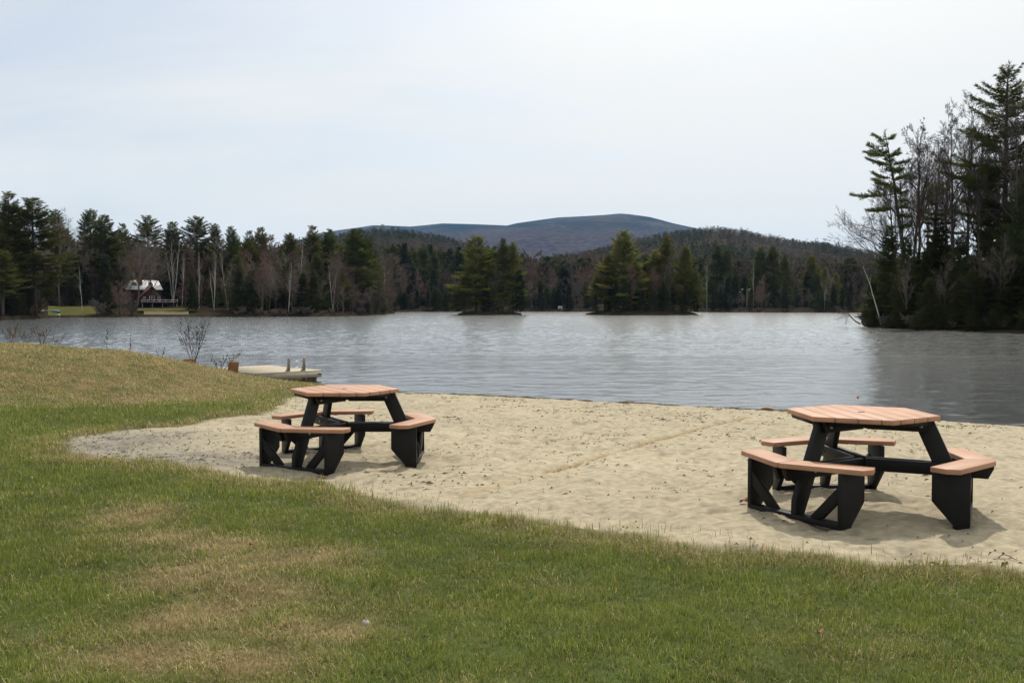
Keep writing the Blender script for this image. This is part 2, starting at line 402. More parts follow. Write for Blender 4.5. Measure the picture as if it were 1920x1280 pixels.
def ground_sheet():
    def axis(lo, hi, step, out_lo, out_hi):
        c = list(np.arange(lo, hi + 1e-6, step)); s = step
        a = []; v = lo
        while v > out_lo: s *= 1.22; v -= s; a.append(v)
        s = step; b = []; v = c[-1]
        while v < out_hi: s *= 1.22; v += s; b.append(v)
        return np.array(a[::-1] + c + b)
    xs = axis(-13.5, 11.5, .06, -1500, 1500); ys = axis(2.8, 28, .06, -600, 9500)
    X, Y = np.meshgrid(xs, ys); x = X.ravel(); y = Y.ravel()
    s = sandmask(x, y)
    z = terrain(x, y) + micro(x, y, s)
    dsh, sg = seg_dist(x, y, SHORE); dsh = np.where(sg > 0, -dsh, dsh)
    w = sstep(-.06, .12, s)[:, None]
    n1 = fbm(x * .8, y * .8, 4, 61)[:, None]; n2 = fbm(x * 7, y * 12, 4, 63)[:, None]; n3 = fbm(x * 22, y * 30, 2, 65)[:, None]
    sand = np.array([.350, .304, .214]) * (.88 + .24 * n1) * (.86 + .28 * n2)
    spots = sstep(.66, .78, n2) ; sand = sand * (1 - .35 * spots)
    sand = sand * (1 - .22 * sstep(.62, .8, n3))
    gv = (gravel(x, y)[:, None]) * (.4 + .9 * n2)
    gcol = np.array([.17, .155, .13]) * (.5 + 1.1 * n3)
    sand = sand * (1 - np.clip(gv, 0, 1)) + gcol * np.clip(gv, 0, 1)
    g2, g1 = groove(x, y)
    k = np.exp(-(g2 / .042) ** 2)[:, None]; sand = sand * (1 - k * .9) + np.array([.22, .145, .06]) * k * .9
    k = (np.exp(-(g1 / .09) ** 2) * .35)[:, None]; sand = sand * (1 - k) + np.array([.30, .22, .10]) * k
    # wet, darker sand and weed at the waterline, lake bed beyond
    wet = sstep(.55, .05, dsh + (n1[:, 0] - .5) * .4)[:, None]
    sand = sand * (1 - .45 * wet)
    weed = (np.exp(-((dsh - .12 - (n1[:, 0] - .5) * .3) / .13) ** 2) * sstep(.42, .6, n2[:, 0]) * sstep(5.5, 1.0, x))[:, None]
    sand = sand * (1 - weed * .75) + np.array([.045, .035, .018]) * weed * .75
    dr = dryness(x, y, s)[:, None]
    lawn = np.array([.055, .075, .020]) * (1 - dr) + np.array([.15, .115, .05]) * dr
    lawn = lawn * (.45 + 1.0 * n2)
    col = sand * w + lawn * (1 - w)
    nx, ny = len(xs), len(ys)
    i = np.arange(ny - 1)[:, None] * nx; j = np.arange(nx - 1)[None, :]
    q = np.stack([i + j, i + j + 1, i + nx + j + 1, i + nx + j], -1).reshape(-1, 4)
    b = MB(); b.add(np.stack([x, y, z], 1), q, 0, col)
    o = b.build('ground', M['ground'], smooth=True); tag(o, kind='structure'); return o
ground_sheet()
def lake():
    """the lake as real wavelets: a wind ripple field, calmer in the lee of the beach"""
    ys = [6.0]
    while ys[-1] < 360: ys.append(ys[-1] + min(.0058 * max(ys[-1], 14), .85))
    ys = np.array([-60, -20] + ys + [400, 500, 900])
    u = np.linspace(-1, 1, 900)
    uu = np.concatenate([[-60, -4, -1.6], u, [1.6, 4, 60]])
    Y, U = np.meshgrid(ys, uu, indexing='ij'); X = U * (.62 * np.maximum(Y, 6) + 5)
    x = X.ravel(); y = Y.ravel(); un = np.abs(U.ravel())
    d, sd = seg_dist(x, y, SHORE); off = np.where(sd > 0, 0, d); off = np.where(y > 40, 30, off)
    calm = .4 + .6 * sstep(0, 5, off)
    xr = x * .99 + y * .12; yr = y * .99 - x * .12
    gust = .65 + .7 * fbm(x * .03, y * .06, 3, 95)
    h = (fbm(xr * 1.9, yr * 3.3, 3, 91) - .5) * .080 + (fbm(xr * 3.2, yr * 6.0, 2, 93) - .5) * .010 * sstep(140, 25, y) + (fbm(xr * .30, yr * .9, 3, 97) - .5) * .060
    h = h * calm * gust * sstep(1.05, 1.0, un) * sstep(365, 340, y) * (1.0 + .45 * sstep(20, 160, y))
    n = len(uu); m = len(ys)
    ii = np.arange(m - 1)[:, None] * n; jj = np.arange(n - 1)[None, :]
    q = np.stack([ii + jj, ii + jj + 1, ii + n + jj + 1, ii + n + jj], -1).reshape(-1, 4)
    b = MB(); b.add(np.stack([x, y, h], 1), q)
    tag(b.build('lake', M['water'], smooth=True), kind='structure')
lake()

# ------------------------------------------------------------------ grass
def grass():
    zones = [  # x range as slope of y, y range, blades per m2, height, width
        (2.9, 5.2, 9500, .042, .0038), (5.2, 7.5, 6500, .046, .0046), (7.5, 10.5, 3000, .055, .0065), (10.5, 15, 1600, .06, .009), (15, 21.2, 900, .055, .012), (21.2, 25.5, 420, .06, .014)]
    b = MB()
    for (ya, yb, dens, hh, ww) in zones:
        xl = -(.56 * yb + 2.6); xr = .56 * yb + 2.6
        if ya > 12: xr = -1.5
        n = int((xr - xl) * (yb - ya) * dens)
        x = RNG.uniform(xl, xr, n); y = RNG.uniform(ya, yb, n)
        ok = (np.abs(x) < .56 * y + 2.5); x = x[ok]; y = y[ok]
        s = sandmask(x, y)
        d, sg = seg_dist(x, y, SHORE); dsh = np.where(sg > 0, -d, d)
        p = sstep(.10, -.30, s) + .035 * sstep(.45, .0, s)
        dr = dryness(x, y, s)
        clump = fbm(x * 5, y * 5, 3, 71)
        p = p * (1 - .15 * dr) * (.3 + 1.2 * clump)
        ok = (RNG.random(len(x)) < p) & (dsh > .05)
        x = x[ok]; y = y[ok]; s = s[ok]; dr = dr[ok]; clump = clump[ok]; n = len(x)
        z = terrain(x, y) + micro(x, y, s) - .004
        dry = RNG.random(n) < (.07 + .82 * dr)
        h = hh * RNG.uniform(.45, 1.25, n) * (.6 + .8 * clump) * np.where(dry, 1.15, 1.0) * (1 + .5 * sstep(-.5, -.1, s))
        az = RNG.uniform(0, 2 * PI, n); lean = np.abs(RNG.normal(0, .5, n)) + np.where(dry, .62, .12)
        lean = np.clip(lean, 0, 1.4)
        w = ww * RNG.uniform(.6, 1.2, n)
        dx = np.cos(az); dy = np.sin(az)
        sx = -dy; sy = dx
        l1 = lean * .5; l2 = lean * 1.25
        P0 = np.stack([x, y, z], 1)
        D1 = np.stack([dx * np.sin(l1), dy * np.sin(l1), np.cos(l1)], 1); D2 = np.stack([dx * np.sin(l2), dy * np.sin(l2), np.cos(l2)], 1)
        S = np.stack([sx, sy, np.zeros(n)], 1) * (w / 2)[:, None]
        P1 = P0 + D1 * (h * .55)[:, None]; P2 = P1 + D2 * (h * .5)[:, None]
        V = np.stack([P0 - S, P0 + S, P1 + S * .8, P1 - S * .8, P2], 1).reshape(-1, 3)
        t = RNG.random(n)[:, None]; vv = (RNG.uniform(.7, 1.3, n))[:, None]
        big = fbm(x * .5 + 9, y * .5, 3, 73)[:, None]
        g = (np.array([.112, .160, .026]) * (1 - t) + np.array([.255, .270, .060]) * t) * (.8 + .4 * big)
        dcol = np.array([.26, .205, .09]) * (1 - t) + np.array([.47, .39, .20]) * t
        c = np.where(dry[:, None], dcol, g) * vv * (.80 + .40 * clump[:, None])
        c = np.repeat(c, 5, axis=0)
        o = np.arange(n)[:, None] * 5
        base = b.n
        b.v.append(V); b.n += len(V); b.c.append(c)
        b.f.append(base + o + np.array([[0, 1, 2, 3]])); b.m.append(np.zeros(n, int))
        b.f.append(base + o + np.array([[3, 2, 4]])); b.m.append(np.zeros(n, int))
    o = b.build('grass', M['grass'])
    tag(o, 'short patchy green and dry straw coloured lawn grass in the foreground', 'grass', kind='stuff')
grass()

def litter():
    """bits of leaf, bark and weed scattered on the sand and washed up at the waterline"""
    b = MB()
    n = 60000
    x = RNG.uniform(-8, 10, n); y = RNG.uniform(5, 23, n)
    s = sandmask(x, y); d, sg = seg_dist(x, y, SHORE); dsh = np.where(sg > 0, -d, d)
    cl = fbm(x * .9, y * .9, 3, 81)
    gv = gravel(x, y)
    p = np.where(s > .05, (.38) * sstep(.42, .72, fbm(x * 2.2, y * 1.6, 3, 83)) * sstep(.3, .6, cl) + .02, 0) + gv * (s > -.05) * 1.0
    ok = (RNG.random(n) < p) & (dsh > .3)
    x1 = x[ok]; y1 = y[ok]
    m = 6500
    t = RNG.random(m); P = np.array([(-3.2, 22.9), (-2.7, 22.4), (-1, 21.9), (1.5, 20.6), (3.7, 19.4), (5.3, 18.5), (6.5, 17.7)])
    L = np.concatenate([[0], np.cumsum(np.hypot(*np.diff(P, axis=0).T))]); q = (t ** 1.5) * L[-1]
    x2 = np.interp(q, L, P[:, 0]) + RNG.normal(0, .10, m); y2 = np.interp(q, L, P[:, 1]) + RNG.normal(-.12, .10, m)
    keep = fbm(x2 * 2.5, y2 * .2, 3, 85) > .42; x2 = x2[keep]; y2 = y2[keep]
    x = np.concatenate([x1, x2]); y = np.concatenate([y1, y2]); n = len(x); gv = gravel(x, y)
    s = sandmask(x, y); z = np.maximum(terrain(x, y) + micro(x, y, s), .0) + .006
    L_ = RNG.uniform(.006, .02, n) * (1 + 1.2 * (RNG.random(n) < .12)) * (1 + (y > 14) * .5); L_ *= 1.05; L_[-len(x2):] *= 2.2; W = L_ * RNG.uniform(.15, .5, n); az = RNG.normal(.15, .55, n)
    ux, uy = np.cos(az), np.sin(az)
    U = np.stack([ux, uy, RNG.uniform(-.1, .3, n)], 1) * L_[:, None]; Vv = np.stack([-uy, ux, RNG.uniform(-.1, .3, n)], 1) * W[:, None]
    P0 = np.stack([x, y, z], 1)
    up = np.stack([0 * x, 0 * x, RNG.uniform(.004, .02, n)], 1)
    V = np.stack([P0 - U, P0 + Vv * .6 + up, P0 + U, P0 - Vv * .6 + up * .4], 1).reshape(-1, 3)
    t = RNG.random(n)[:, None]
    c = np.array([.05, .038, .024]) * (1 - t) + np.array([.13, .085, .045]) * t
    gmask = ((gv > .35) & (RNG.random(n) < .75))[:, None]
    c = np.where(gmask, np.array([.12, .11, .10]) * (.5 + 2.4 * t), c)
    b.add(V, np.arange(n * 4).reshape(n, 4), 0, np.repeat(c, 4, axis=0))
    o = b.build('leaf_litter', M['litter'])
    tag(o, 'dark bits of leaf and pebbles scattered over the sand', 'litter', kind='stuff')
litter()

def ground_z(x, y):
    xa = np.array([float(x)]); ya = np.array([float(y)])
    return float((terrain(xa, ya) + micro(xa, ya, sandmask(xa, ya)))[0])

# ------------------------------------------------------------------ picnic tables
def clip(poly, n, c, keep_less=True):
    out = []
    for i in range(len(poly)):
        a, b_ = poly[i], poly[(i + 1) % len(poly)]
        da = a[0] * n[0] + a[1] * n[1] - c; db = b_[0] * n[0] + b_[1] * n[1] - c
        if not keep_less: da, db = -da, -db
        if da <= 0: out.append(a)
        if da * db < 0:
            t = da / (da - db); out.append((a[0] + (b_[0] - a[0]) * t, a[1] + (b_[1] - a[1]) * t))
    return out
def picnic_table(x, y, yaw, z, label):
    """origin at the centre on the ground; the three seats face along angles 60, 180 and 300 degrees from yaw"""
    root = empty('picnic_table', (x, y, z), yaw, label, 'picnic table', 'black and tan hexagonal picnic tables')
    R = .582; TH = .038
    hexa = [(R * math.cos(k * PI / 3), R * math.sin(k * PI / 3)) for k in range(6)]
    # planks run parallel to the edge between corners 0 and 1
    a0 = PI / 6 ; n = (math.cos(a0), math.sin(a0)); flat = R * math.cos(PI / 6)
    b = MB(); w = (2 * flat + .007) / 7
    for k in range(7):
        c0 = -flat + k * w; c1 = c0 + w - .007
        p = clip(clip(hexa, n, c0, False), n, c1, True)
        b.prism([(q[0], q[1], .75 - TH) for q in p], (0, 0, TH))
    b.build('tabletop', M['tan'], root, bevel=.004)
    h = MB(); h.tube([(0, 0, .74), (0, 0, .752)], .028, 16)
    h.build('umbrella_hole_plug', M['dark'], root)
    # flat cleats under the rim
    cl = MB(); 
    for k in range(6):
        p, q = hexa[k], hexa[(k + 1) % 6]
        f0, f1 = .93, .80
        cl.prism([(p[0] * f1, p[1] * f1, .678), (p[0] * f0, p[1] * f0, .678), (q[0] * f0, q[1] * f0, .678), (q[0] * f1, q[1] * f1, .678)], (0, 0, .0325))
    cl.build('rim_cleat', M['black'], root)
    for s in range(3):
        ang = PI / 3 + s * 2 * PI / 3
        er = Vector((math.cos(ang), math.sin(ang), 0)); et = Vector((-math.sin(ang), math.cos(ang), 0)); ez = Vector((0, 0, 1))
        def L(r, t, zz): return er * r + et * t + ez * zz
        # seat: two boards mitred at the corner
        sb = MB()
        for sg in (1, -1):
            lp = [(.755, .003), (.972, .003), (.972, .034), (.748, .578), (.652, .598), (.542, .530)]
            lp = [L(r, t * sg, .392) for r, t in lp]
            if sg < 0: lp = lp[::-1]
            sb.prism(lp, (0, 0, TH))
        sb.build('seat', M['tan'], root, bevel=.004)
        # slanted leg
        lg = MB(); T = .046
        lp = [(.385, .7095), (.535, .7095), (.795, .127), (.80, -.05), (.71, -.05), (.70, .0)]
        lg.prism([L(r, T / 2, zz) for r, zz in lp][::-1], et * -T)
        lg.build('leg', M['black'], root, bevel=.004)
        # twin top beams and twin seat beams either side of the leg
        for sg in (1, -1):
            tb = MB(); t0 = sg * (T / 2 + .002)
            lp = [(.05, .7075), (.52, .7075), (.50, .623), (.05, .623)]
            lp = [L(r, t0, zz) for r, zz in lp]
            if sg < 0: lp = lp[::-1]
            tb.prism(lp, et * (sg * .036)); tb.build('top_beam', M['black'], root, bevel=.003)
            bb = MB()
            lp = [(.04, .390), (.960, .390), (.960, .375), (.920, .294), (.04, .294)]
            lp = [L(r, t0, zz) for r, zz in lp]
            if sg < 0: lp = lp[::-1]
            bb.prism(lp, et * (sg * .036)); bb.build('seat_beam', M['black'], root, bevel=.003)
            # support panel under the arm, square to it, its inner lower corner cut away
            pn = er; ar = et * sg
            o0 = L(.81, .45 * sg, 0)
            pl = [(0, .3905), (-.26, .3905), (-.26, .165), (-.115, .0), (-.115, -.05), (0, -.05)]
            lp = [o0 + pn * u + ez * zz for u, zz in pl]
            if sg > 0: lp = lp[::-1]
            pb = MB(); pb.prism(lp, ar * -.038); pb.build('side_panel', M['black'], root, bevel=.004)
            # diagonal brace from the panel to the ground board
            br = MB(); q0 = L(.755, .155 * sg, .02)
            lp = [(.755, .15, .03), (.755, .26, .03), (.765, .42, .19), (.765, .42, .305)]
            lp = [L(r, t * sg, zz) for r, t, zz in lp]
            if sg < 0: lp = lp[::-1]
            br.prism(lp, er * .038); br.build('brace', M['black'], root, bevel=.003)
        gb = MB()
        lp = [(.72, -.415), (.81, -.415), (.81, .415), (.72, .415)]
        gb.prism([L(r, t, -.02) for r, t in lp], (0, 0, .044)); gb.build('ground_board', M['black'], root, bevel=.003)
        for sg in (1, -1):
            t0 = sg * (T / 2 + .037)
            for rr, zz in ((.45, .665), (.63, .34)):
                bo = MB(); bo.tube([L(rr, t0, zz), L(rr, t0 + sg * .012, zz)], .013, 8)
                bo.build('bolt', M['bolt'], root)
    return root
picnic_table(*TABLES[0], 'hexagonal picnic table with tan top and black legs, the nearer one at the right')
picnic_table(*TABLES[1], 'smaller looking hexagonal picnic table farther back on the sand, below the swimming dock')

# ------------------------------------------------------------------ swimming dock, stumps, small things near the beach
def dock():
    root = empty('swimming_dock', (0, 0, 0), 0, 'pale weathered wooden swimming dock with a small ladder, pulled up behind the grass bank', 'dock')
    A = Vector((-6.73, 25.2, 0)); Bv = Vector((-5.28, 26.5, 0)); Dv = Vector((-8.75, 27.45, 0))
    u = (Bv - A); v = (Dv - A); LU = u.length; LV = v.length; u.normalize(); v.normalize()
    zt = .285
    def P(a, c, z): return A + u * a + v * c + Vector((0, 0, z))
    d = MB()
    nb = 22
    for k in range(nb):
        c0 = LV * k / nb; c1 = LV * (k + 1) / nb - .01
        d.prism([P(-.02, c0, zt - .035), P(LU + .02, c0, zt - .035), P(LU + .02, c1, zt - .035), P(-.02, c1, zt - .035)], (0, 0, .035))
    d.build('deck', M['dockwood'], root)
    f = MB()
    for (p, q) in ((P(0, 0, 0), P(LU, 0, 0)), (P(LU, .05, 0), P(LU, LV, 0)), (P(LU, LV, 0), P(0, LV, 0)), (P(0, LV - .05, 0), P(0, .05, 0))):
        f.bar(p + Vector((0, 0, zt - .11)), q + Vector((0, 0, zt - .11)), .05, .146)
    f.build('fascia', M['dockside'], root)
    fl = MB()
    fl.prism([P(.12, .12, -.12), P(LU - .08, .1, -.12), P(LU - .08, LV - .12, -.12), P(.12, LV - .12, -.12)], (0, 0, .215))
    fl.build('float_timber', M['float'], root)
    sl = MB()
    for a in (.06, LU - .12):
        sl.bar(P(a, -.028, zt - .10), P(a + .12, -.028, zt - .10), .012, .03)
    sl.bar(P(-.028, .15, zt - .10), P(-.028, .27, zt - .10), .012, .03)
    sl.build('hand_slot', M['dark'], root)
    for a in (LU * .50, LU * .74):
        ld = MB()
        prof = [(0, 0), (.20, 0), (.13, .05), (.09, .14), (.07, .26), (.06, .34), (.03, .37), (0, .35)]
        ld.prism([P(a, .10 - .06 + pu, zt + pz) for pu, pz in prof], u * .045)
        ld.prism([P(a, -.03, zt - .25), P(a, .0, zt - .25), P(a, .06, zt + .02), P(a, .02, zt + .02)], u * .045)
        ld.build('ladder_rail', M['greywood'], root)
    rg = MB()
    for zz in (.10, .27): rg.tube([P(LU * .50 + .03, .08, zt + zz), P(LU * .74 + .01, .08, zt + zz)], .009, 6)
    rg.build('ladder_rung', M['bolt'], root)
    return root
dock()
def stump(px, py, D, w, h, name, label, ring=False, lean=.1):
    x = (px - 960) / FPX * D; z = ground_z(x, D)
    root = empty(name, (x, D, z), .3, label, 'wooden block')
    b = MB()
    b.prism([(-w / 2, -w * .4, -.08), (w / 2, -w * .4, -.08), (w / 2, w * .4, -.08), (-w / 2, w * .4, -.08)], (lean * h, 0, h + .08))
    b.build('block', M['rust'], root, bevel=.02)
    if ring:
        r = MB(); th = np.linspace(0, PI, 9)
        r.tube(np.stack([lean * h + .05 * np.cos(th), 0 * th, h + .05 * np.sin(th)], 1), .009, 5); r.build('lifting_ring', M['bolt'], root)
        t = MB(); t.box((-.02, 0, .0), (w * 1.3, w * 1.0, .06)); t.build('base_plate', M['rust'], root)
    return root
stump(435, 692, 23.6, .25, .30, 'mooring_block', 'rusty brown upright block with a ring on top beside the dock', True)
stump(353, 684, 22.6, .26, .12, 'wooden_stump', 'low flat brown stump on the bank under the bare shrub')

def stone(px, py, r, name, label, cat, m, z=.47, flat=.6, group=None):
    x, y = on_ground(px, py, z); zz = ground_z(x, y)
    b = MB(); n = 10; P = []; F = []
    rs = np.random.default_rng(px)
    for i in range(7):
        ph = PI * i / 6
        for j in range(n):
            th = 2 * PI * j / n; k = r * (1 + rs.uniform(-.18, .18))
            P.append((k * math.sin(ph) * math.cos(th) * 1.2, k * math.sin(ph) * math.sin(th), k * flat * math.cos(ph)))
    for i in range(6):
        for j in range(n): F.append([i * n + j, (i + 1) * n + j, (i + 1) * n + (j + 1) % n, i * n + (j + 1) % n])
    b.add(P, F); o = b.build(name, m, smooth=True); o.location = (x, y, zz + r * flat * .45)
    return tag(o, label, cat, group)
stone(683, 1167, .020, 'pale_stone', 'small pale rounded stone in the dry grass of the foreground', 'stone', M['stone'], flat=.9)
stone(609, 923, .016, 'white_pebble', 'tiny white pebble in the grass below the farther table', 'pebble', M['stone'])
def dead_leaf(px, py, s, name, label, z=.47, up=.03):
    x, y = on_ground(px, py, z); zz = ground_z(x, y)
    b = MB(); rs = np.random.default_rng(px + 1); th = np.linspace(0, 2 * PI, 13)[:-1]
    rr = s * (.6 + .4 * np.abs(np.cos(th * 2.5)))
    P = np.stack([rr * np.cos(th), rr * .7 * np.sin(th), s * .35 * np.sin(th * 2) + .3 * s * np.cos(th) + rs.uniform(-.1, .1, 12) * s], 1)
    P = np.vstack([[0, 0, -s * .1], P]); b.add(P, [[0, i + 1, (i + 1) % 12 + 1] for i in range(12)])
    o = b.build(name, M['leaf']); o.location = (x, y, zz + up)
    so = o.modifiers.new('thick', 'SOLIDIFY'); so.thickness = .002
    return tag(o, label, 'leaf')
dead_leaf(1397, 946, .045, 'curled_leaf', 'curled reddish brown leaf on the sand by the nearer table', .45)
dead_leaf(1545, 1192, .022, 'dead_leaf', 'small brown leaf lying on the green grass in the right foreground', up=.045)
dead_leaf(470, 1030, .03, 'brown_leaf', 'small orange brown leaf in the dry patch at the left foreground', up=.045)
def driftstick(px0, px1, py, z, r, name, label, rise=.0):
    x0, y0 = on_ground(px0, py, z); x1, y1 = on_ground(px1, py + 2, z)
    b = MB(); t = np.linspace(0, 1, 6)
    zz = max(ground_z((x0 + x1) / 2, (y0 + y1) / 2), 0)
    b.tube(np.stack([x0 + (x1 - x0) * t, y0 + (y1 - y0) * t + .02 * np.sin(t * 5), zz + r * .7 + .02 * np.sin(t * 4)], 1), [r, r * 1.1, r, r * .9, r * .7, r * .4], 7)
    return tag(b.build(name, M['leaf'] if 'stick' in name else M['greywood'], smooth=True), label, 'stick')
driftstick(1430, 1460, 771, .02, .03, 'drift_stick', 'reddish drift stick at the waterline left of the nearer table')
driftstick(1880, 1918, 1048, .45, .0035, 'bare_twig', 'thin bare twig on the sand at the right edge of the photo')
driftstick(370, 386, 862, .45, .008, 'dry_twig', 'short dry twig on gravel left of the farther table')
xb, yb = on_ground(1610, 745, 0)
b = MB(); th = np.linspace(0, 2 * PI, 9)[:-1]
P = [(.026 * math.sin(p) * math.cos(t), .026 * math.sin(p) * math.sin(t), .02 * math.cos(p)) for p in np.linspace(.01, PI - .01, 6) for t in th]
b.add(P, [[i * 8 + j, (i + 1) * 8 + j, (i + 1) * 8 + (j + 1) % 8, i * 8 + (j + 1) % 8] for i in range(5) for j in range(8)])
o = b.build('red_float', M['redpl'], smooth=True); o.location = (xb, yb, .01); tag(o, 'tiny red float on the water behind the nearer table', 'float')

# ------------------------------------------------------------------ trees
def unit(v): return v / (np.linalg.norm(v) + 1e-9)
def tufts(P, D, k, L, w, spread, rng):
    n = len(P); P = np.repeat(P, k, 0); D = np.repeat(D, k, 0)
    d = D + rng.normal(0, spread, D.shape); d /= np.linalg.norm(d, axis=1)[:, None] + 1e-9
    s = np.cross(d, rng.normal(0, 1, d.shape)); s /= np.linalg.norm(s, axis=1)[:, None] + 1e-9
    ln = L * rng.uniform(.6, 1.3, len(P))[:, None]; ww = w * rng.uniform(.6, 1.3, len(P))[:, None]
    Q = P + rng.normal(0, L * .15, P.shape)
    return np.stack([Q - s * ww / 2, Q + s * ww / 2, Q + d * ln + s * ww * .2], 1).reshape(-1, 3)
def add_tris(b, T, mi=0):
    b.add(T, np.arange(len(T)).reshape(-1, 3), mi)

def conifer(seed, H, h0=.15, lmax=.2, power=.7, gap=.55, per=5, el0=-.05, el1=.7, droop=.1, miss=.12, irregular=.35, tuftL=.42, tuftW=.10, k=6, lean=(0, 0), step=.42, side=.38, bare0=.3, flat=.35, oneside=None, trunk_r=None):
    """a conifer of whorled branches; returns wood builder and needle builder"""
    rng = np.random.default_rng(seed); tr = MB(); P = []; D = []
    n = 12; t = np.linspace(0, 1, n)
    wob = np.cumsum(rng.normal(0, .006 * H, (n, 2)), 0) * .35
    ax = np.stack([wob[:, 0] + lean[0] * H * t ** 1.4, wob[:, 1] + lean[1] * H * t ** 1.4, t * H], 1); ax[:, :2] -= ax[0, :2]
    r0 = trunk_r or (.0125 * H + .04)
    tr.tube(ax, r0 * (1 - t) ** .8 + .015, 7)
    z = h0 * H; ph = rng.uniform(0, 6)
    while z < H * .985:
        f = max(0.0, (z / H - h0) / (1 - h0))
        prof = lmax * H * ((1 - f) ** power) * (.55 + .45 * min(1, f / .18))
        base = np.array([np.interp(z / H, t, ax[:, q]) for q in range(3)])
        m = per if f < .85 else max(3, per - 2)
        for j in range(m):
            if rng.random() < miss * (1.4 - f): continue
            ph += 2 * PI / m * rng.uniform(.7, 1.3) + (rng.uniform(0, 1) if j == 0 else 0)
            L = prof * (1 + rng.uniform(-irregular, irregular * .7)) + .25
            if oneside is not None:
                L *= .55 + .75 * max(0, math.cos(ph - oneside))
            e = el0 + (el1 - el0) * f ** 1.3 + rng.normal(0, .10)
            hd = np.array([math.cos(ph), math.sin(ph), 0])
            ns = max(3, int(L / step) + 1); s = np.linspace(0, 1, ns + 1)
            dz = L * (math.sin(e) * s - droop * s ** 1.2 + droop * 1.15 * s ** 3)
            br = base + hd * (L * math.cos(e) * s)[:, None] + np.array([0, 0, 1]) * dz[:, None]
            tr.tube(br[::max(1, ns // 3)], np.linspace(.012 * L + .012, .008, len(br[::max(1, ns // 3)])), 3, cap=False)
            lat = np.array([-hd[1], hd[0], 0])
            for q in range(1, ns + 1):
                if s[q] < bare0 * (1 - .6 * f): continue
                tip = q == ns
                for sg in (1, -1, 0):
                    if sg == 0 and not tip and rng.random() < .5: continue
                    sl = side * L * (1.15 - s[q]) * rng.uniform(.6, 1.2) + .12 if sg else .2
                    d = unit(hd * (.75 if sg else 1) + lat * sg * rng.uniform(.6, 1.0) + np.array([0, 0, rng.normal(.12, flat * .4)]))
                    nk = max(1, int(sl / (step * .8)) + 1)
                    for a in range(nk):
                        P.append(br[q] + d * sl * (a + .4) / nk); D.append(d + np.array([0, 0, .25]))
        z += gap * rng.uniform(.75, 1.25) * (1 - .35 * f) * H / 22
    # leader
    for a in range(4):
        P.append(ax[-1] - np.array([0, 0, a * .25])); D.append(np.array([0, 0, 1.0]))
    P = np.array(P); D = np.array(D); D /= np.linalg.norm(D, axis=1)[:, None]
    cr = MB(); add_tris(cr, tufts(P, D, k, tuftL, tuftW, .38, rng))
    return tr, cr

def batch_tubes(b, paths, rads, n):
    """many tubes with the same number of points in one go"""
    P = np.array(paths, float); R = np.array(rads, float); N_, k = P.shape[:2]
    T = np.gradient(P, axis=1); T /= np.linalg.norm(T, axis=2, keepdims=True) + 1e-12
    ref = np.where(np.abs(T.mean(1))[:, 2:3] < .8, np.array([[0, 0, 1.0]]), np.array([[1.0, 0, 0]]))[:, None, :]
    A = np.cross(T, np.broadcast_to(ref, T.shape)); A /= np.linalg.norm(A, axis=2, keepdims=True) + 1e-12
    B = np.cross(T, A); th = np.arange(n) * 2 * PI / n
    V = P[:, :, None, :] + (np.cos(th)[None, None, :, None] * A[:, :, None, :] + np.sin(th)[None, None, :, None] * B[:, :, None, :]) * R[:, :, None, None]
    o = (np.arange(N_) * k * n)[:, None, None]; i = np.arange(k - 1)[None, :, None] * n; j = np.arange(n)[None, None, :]; j2 = (j + 1) % n
    q = np.stack([o + i + j, o + i + n + j, o + i + n + j2, o + i + j2], -1).reshape(-1, 4)
    b.add(V.reshape(-1, 3), q)
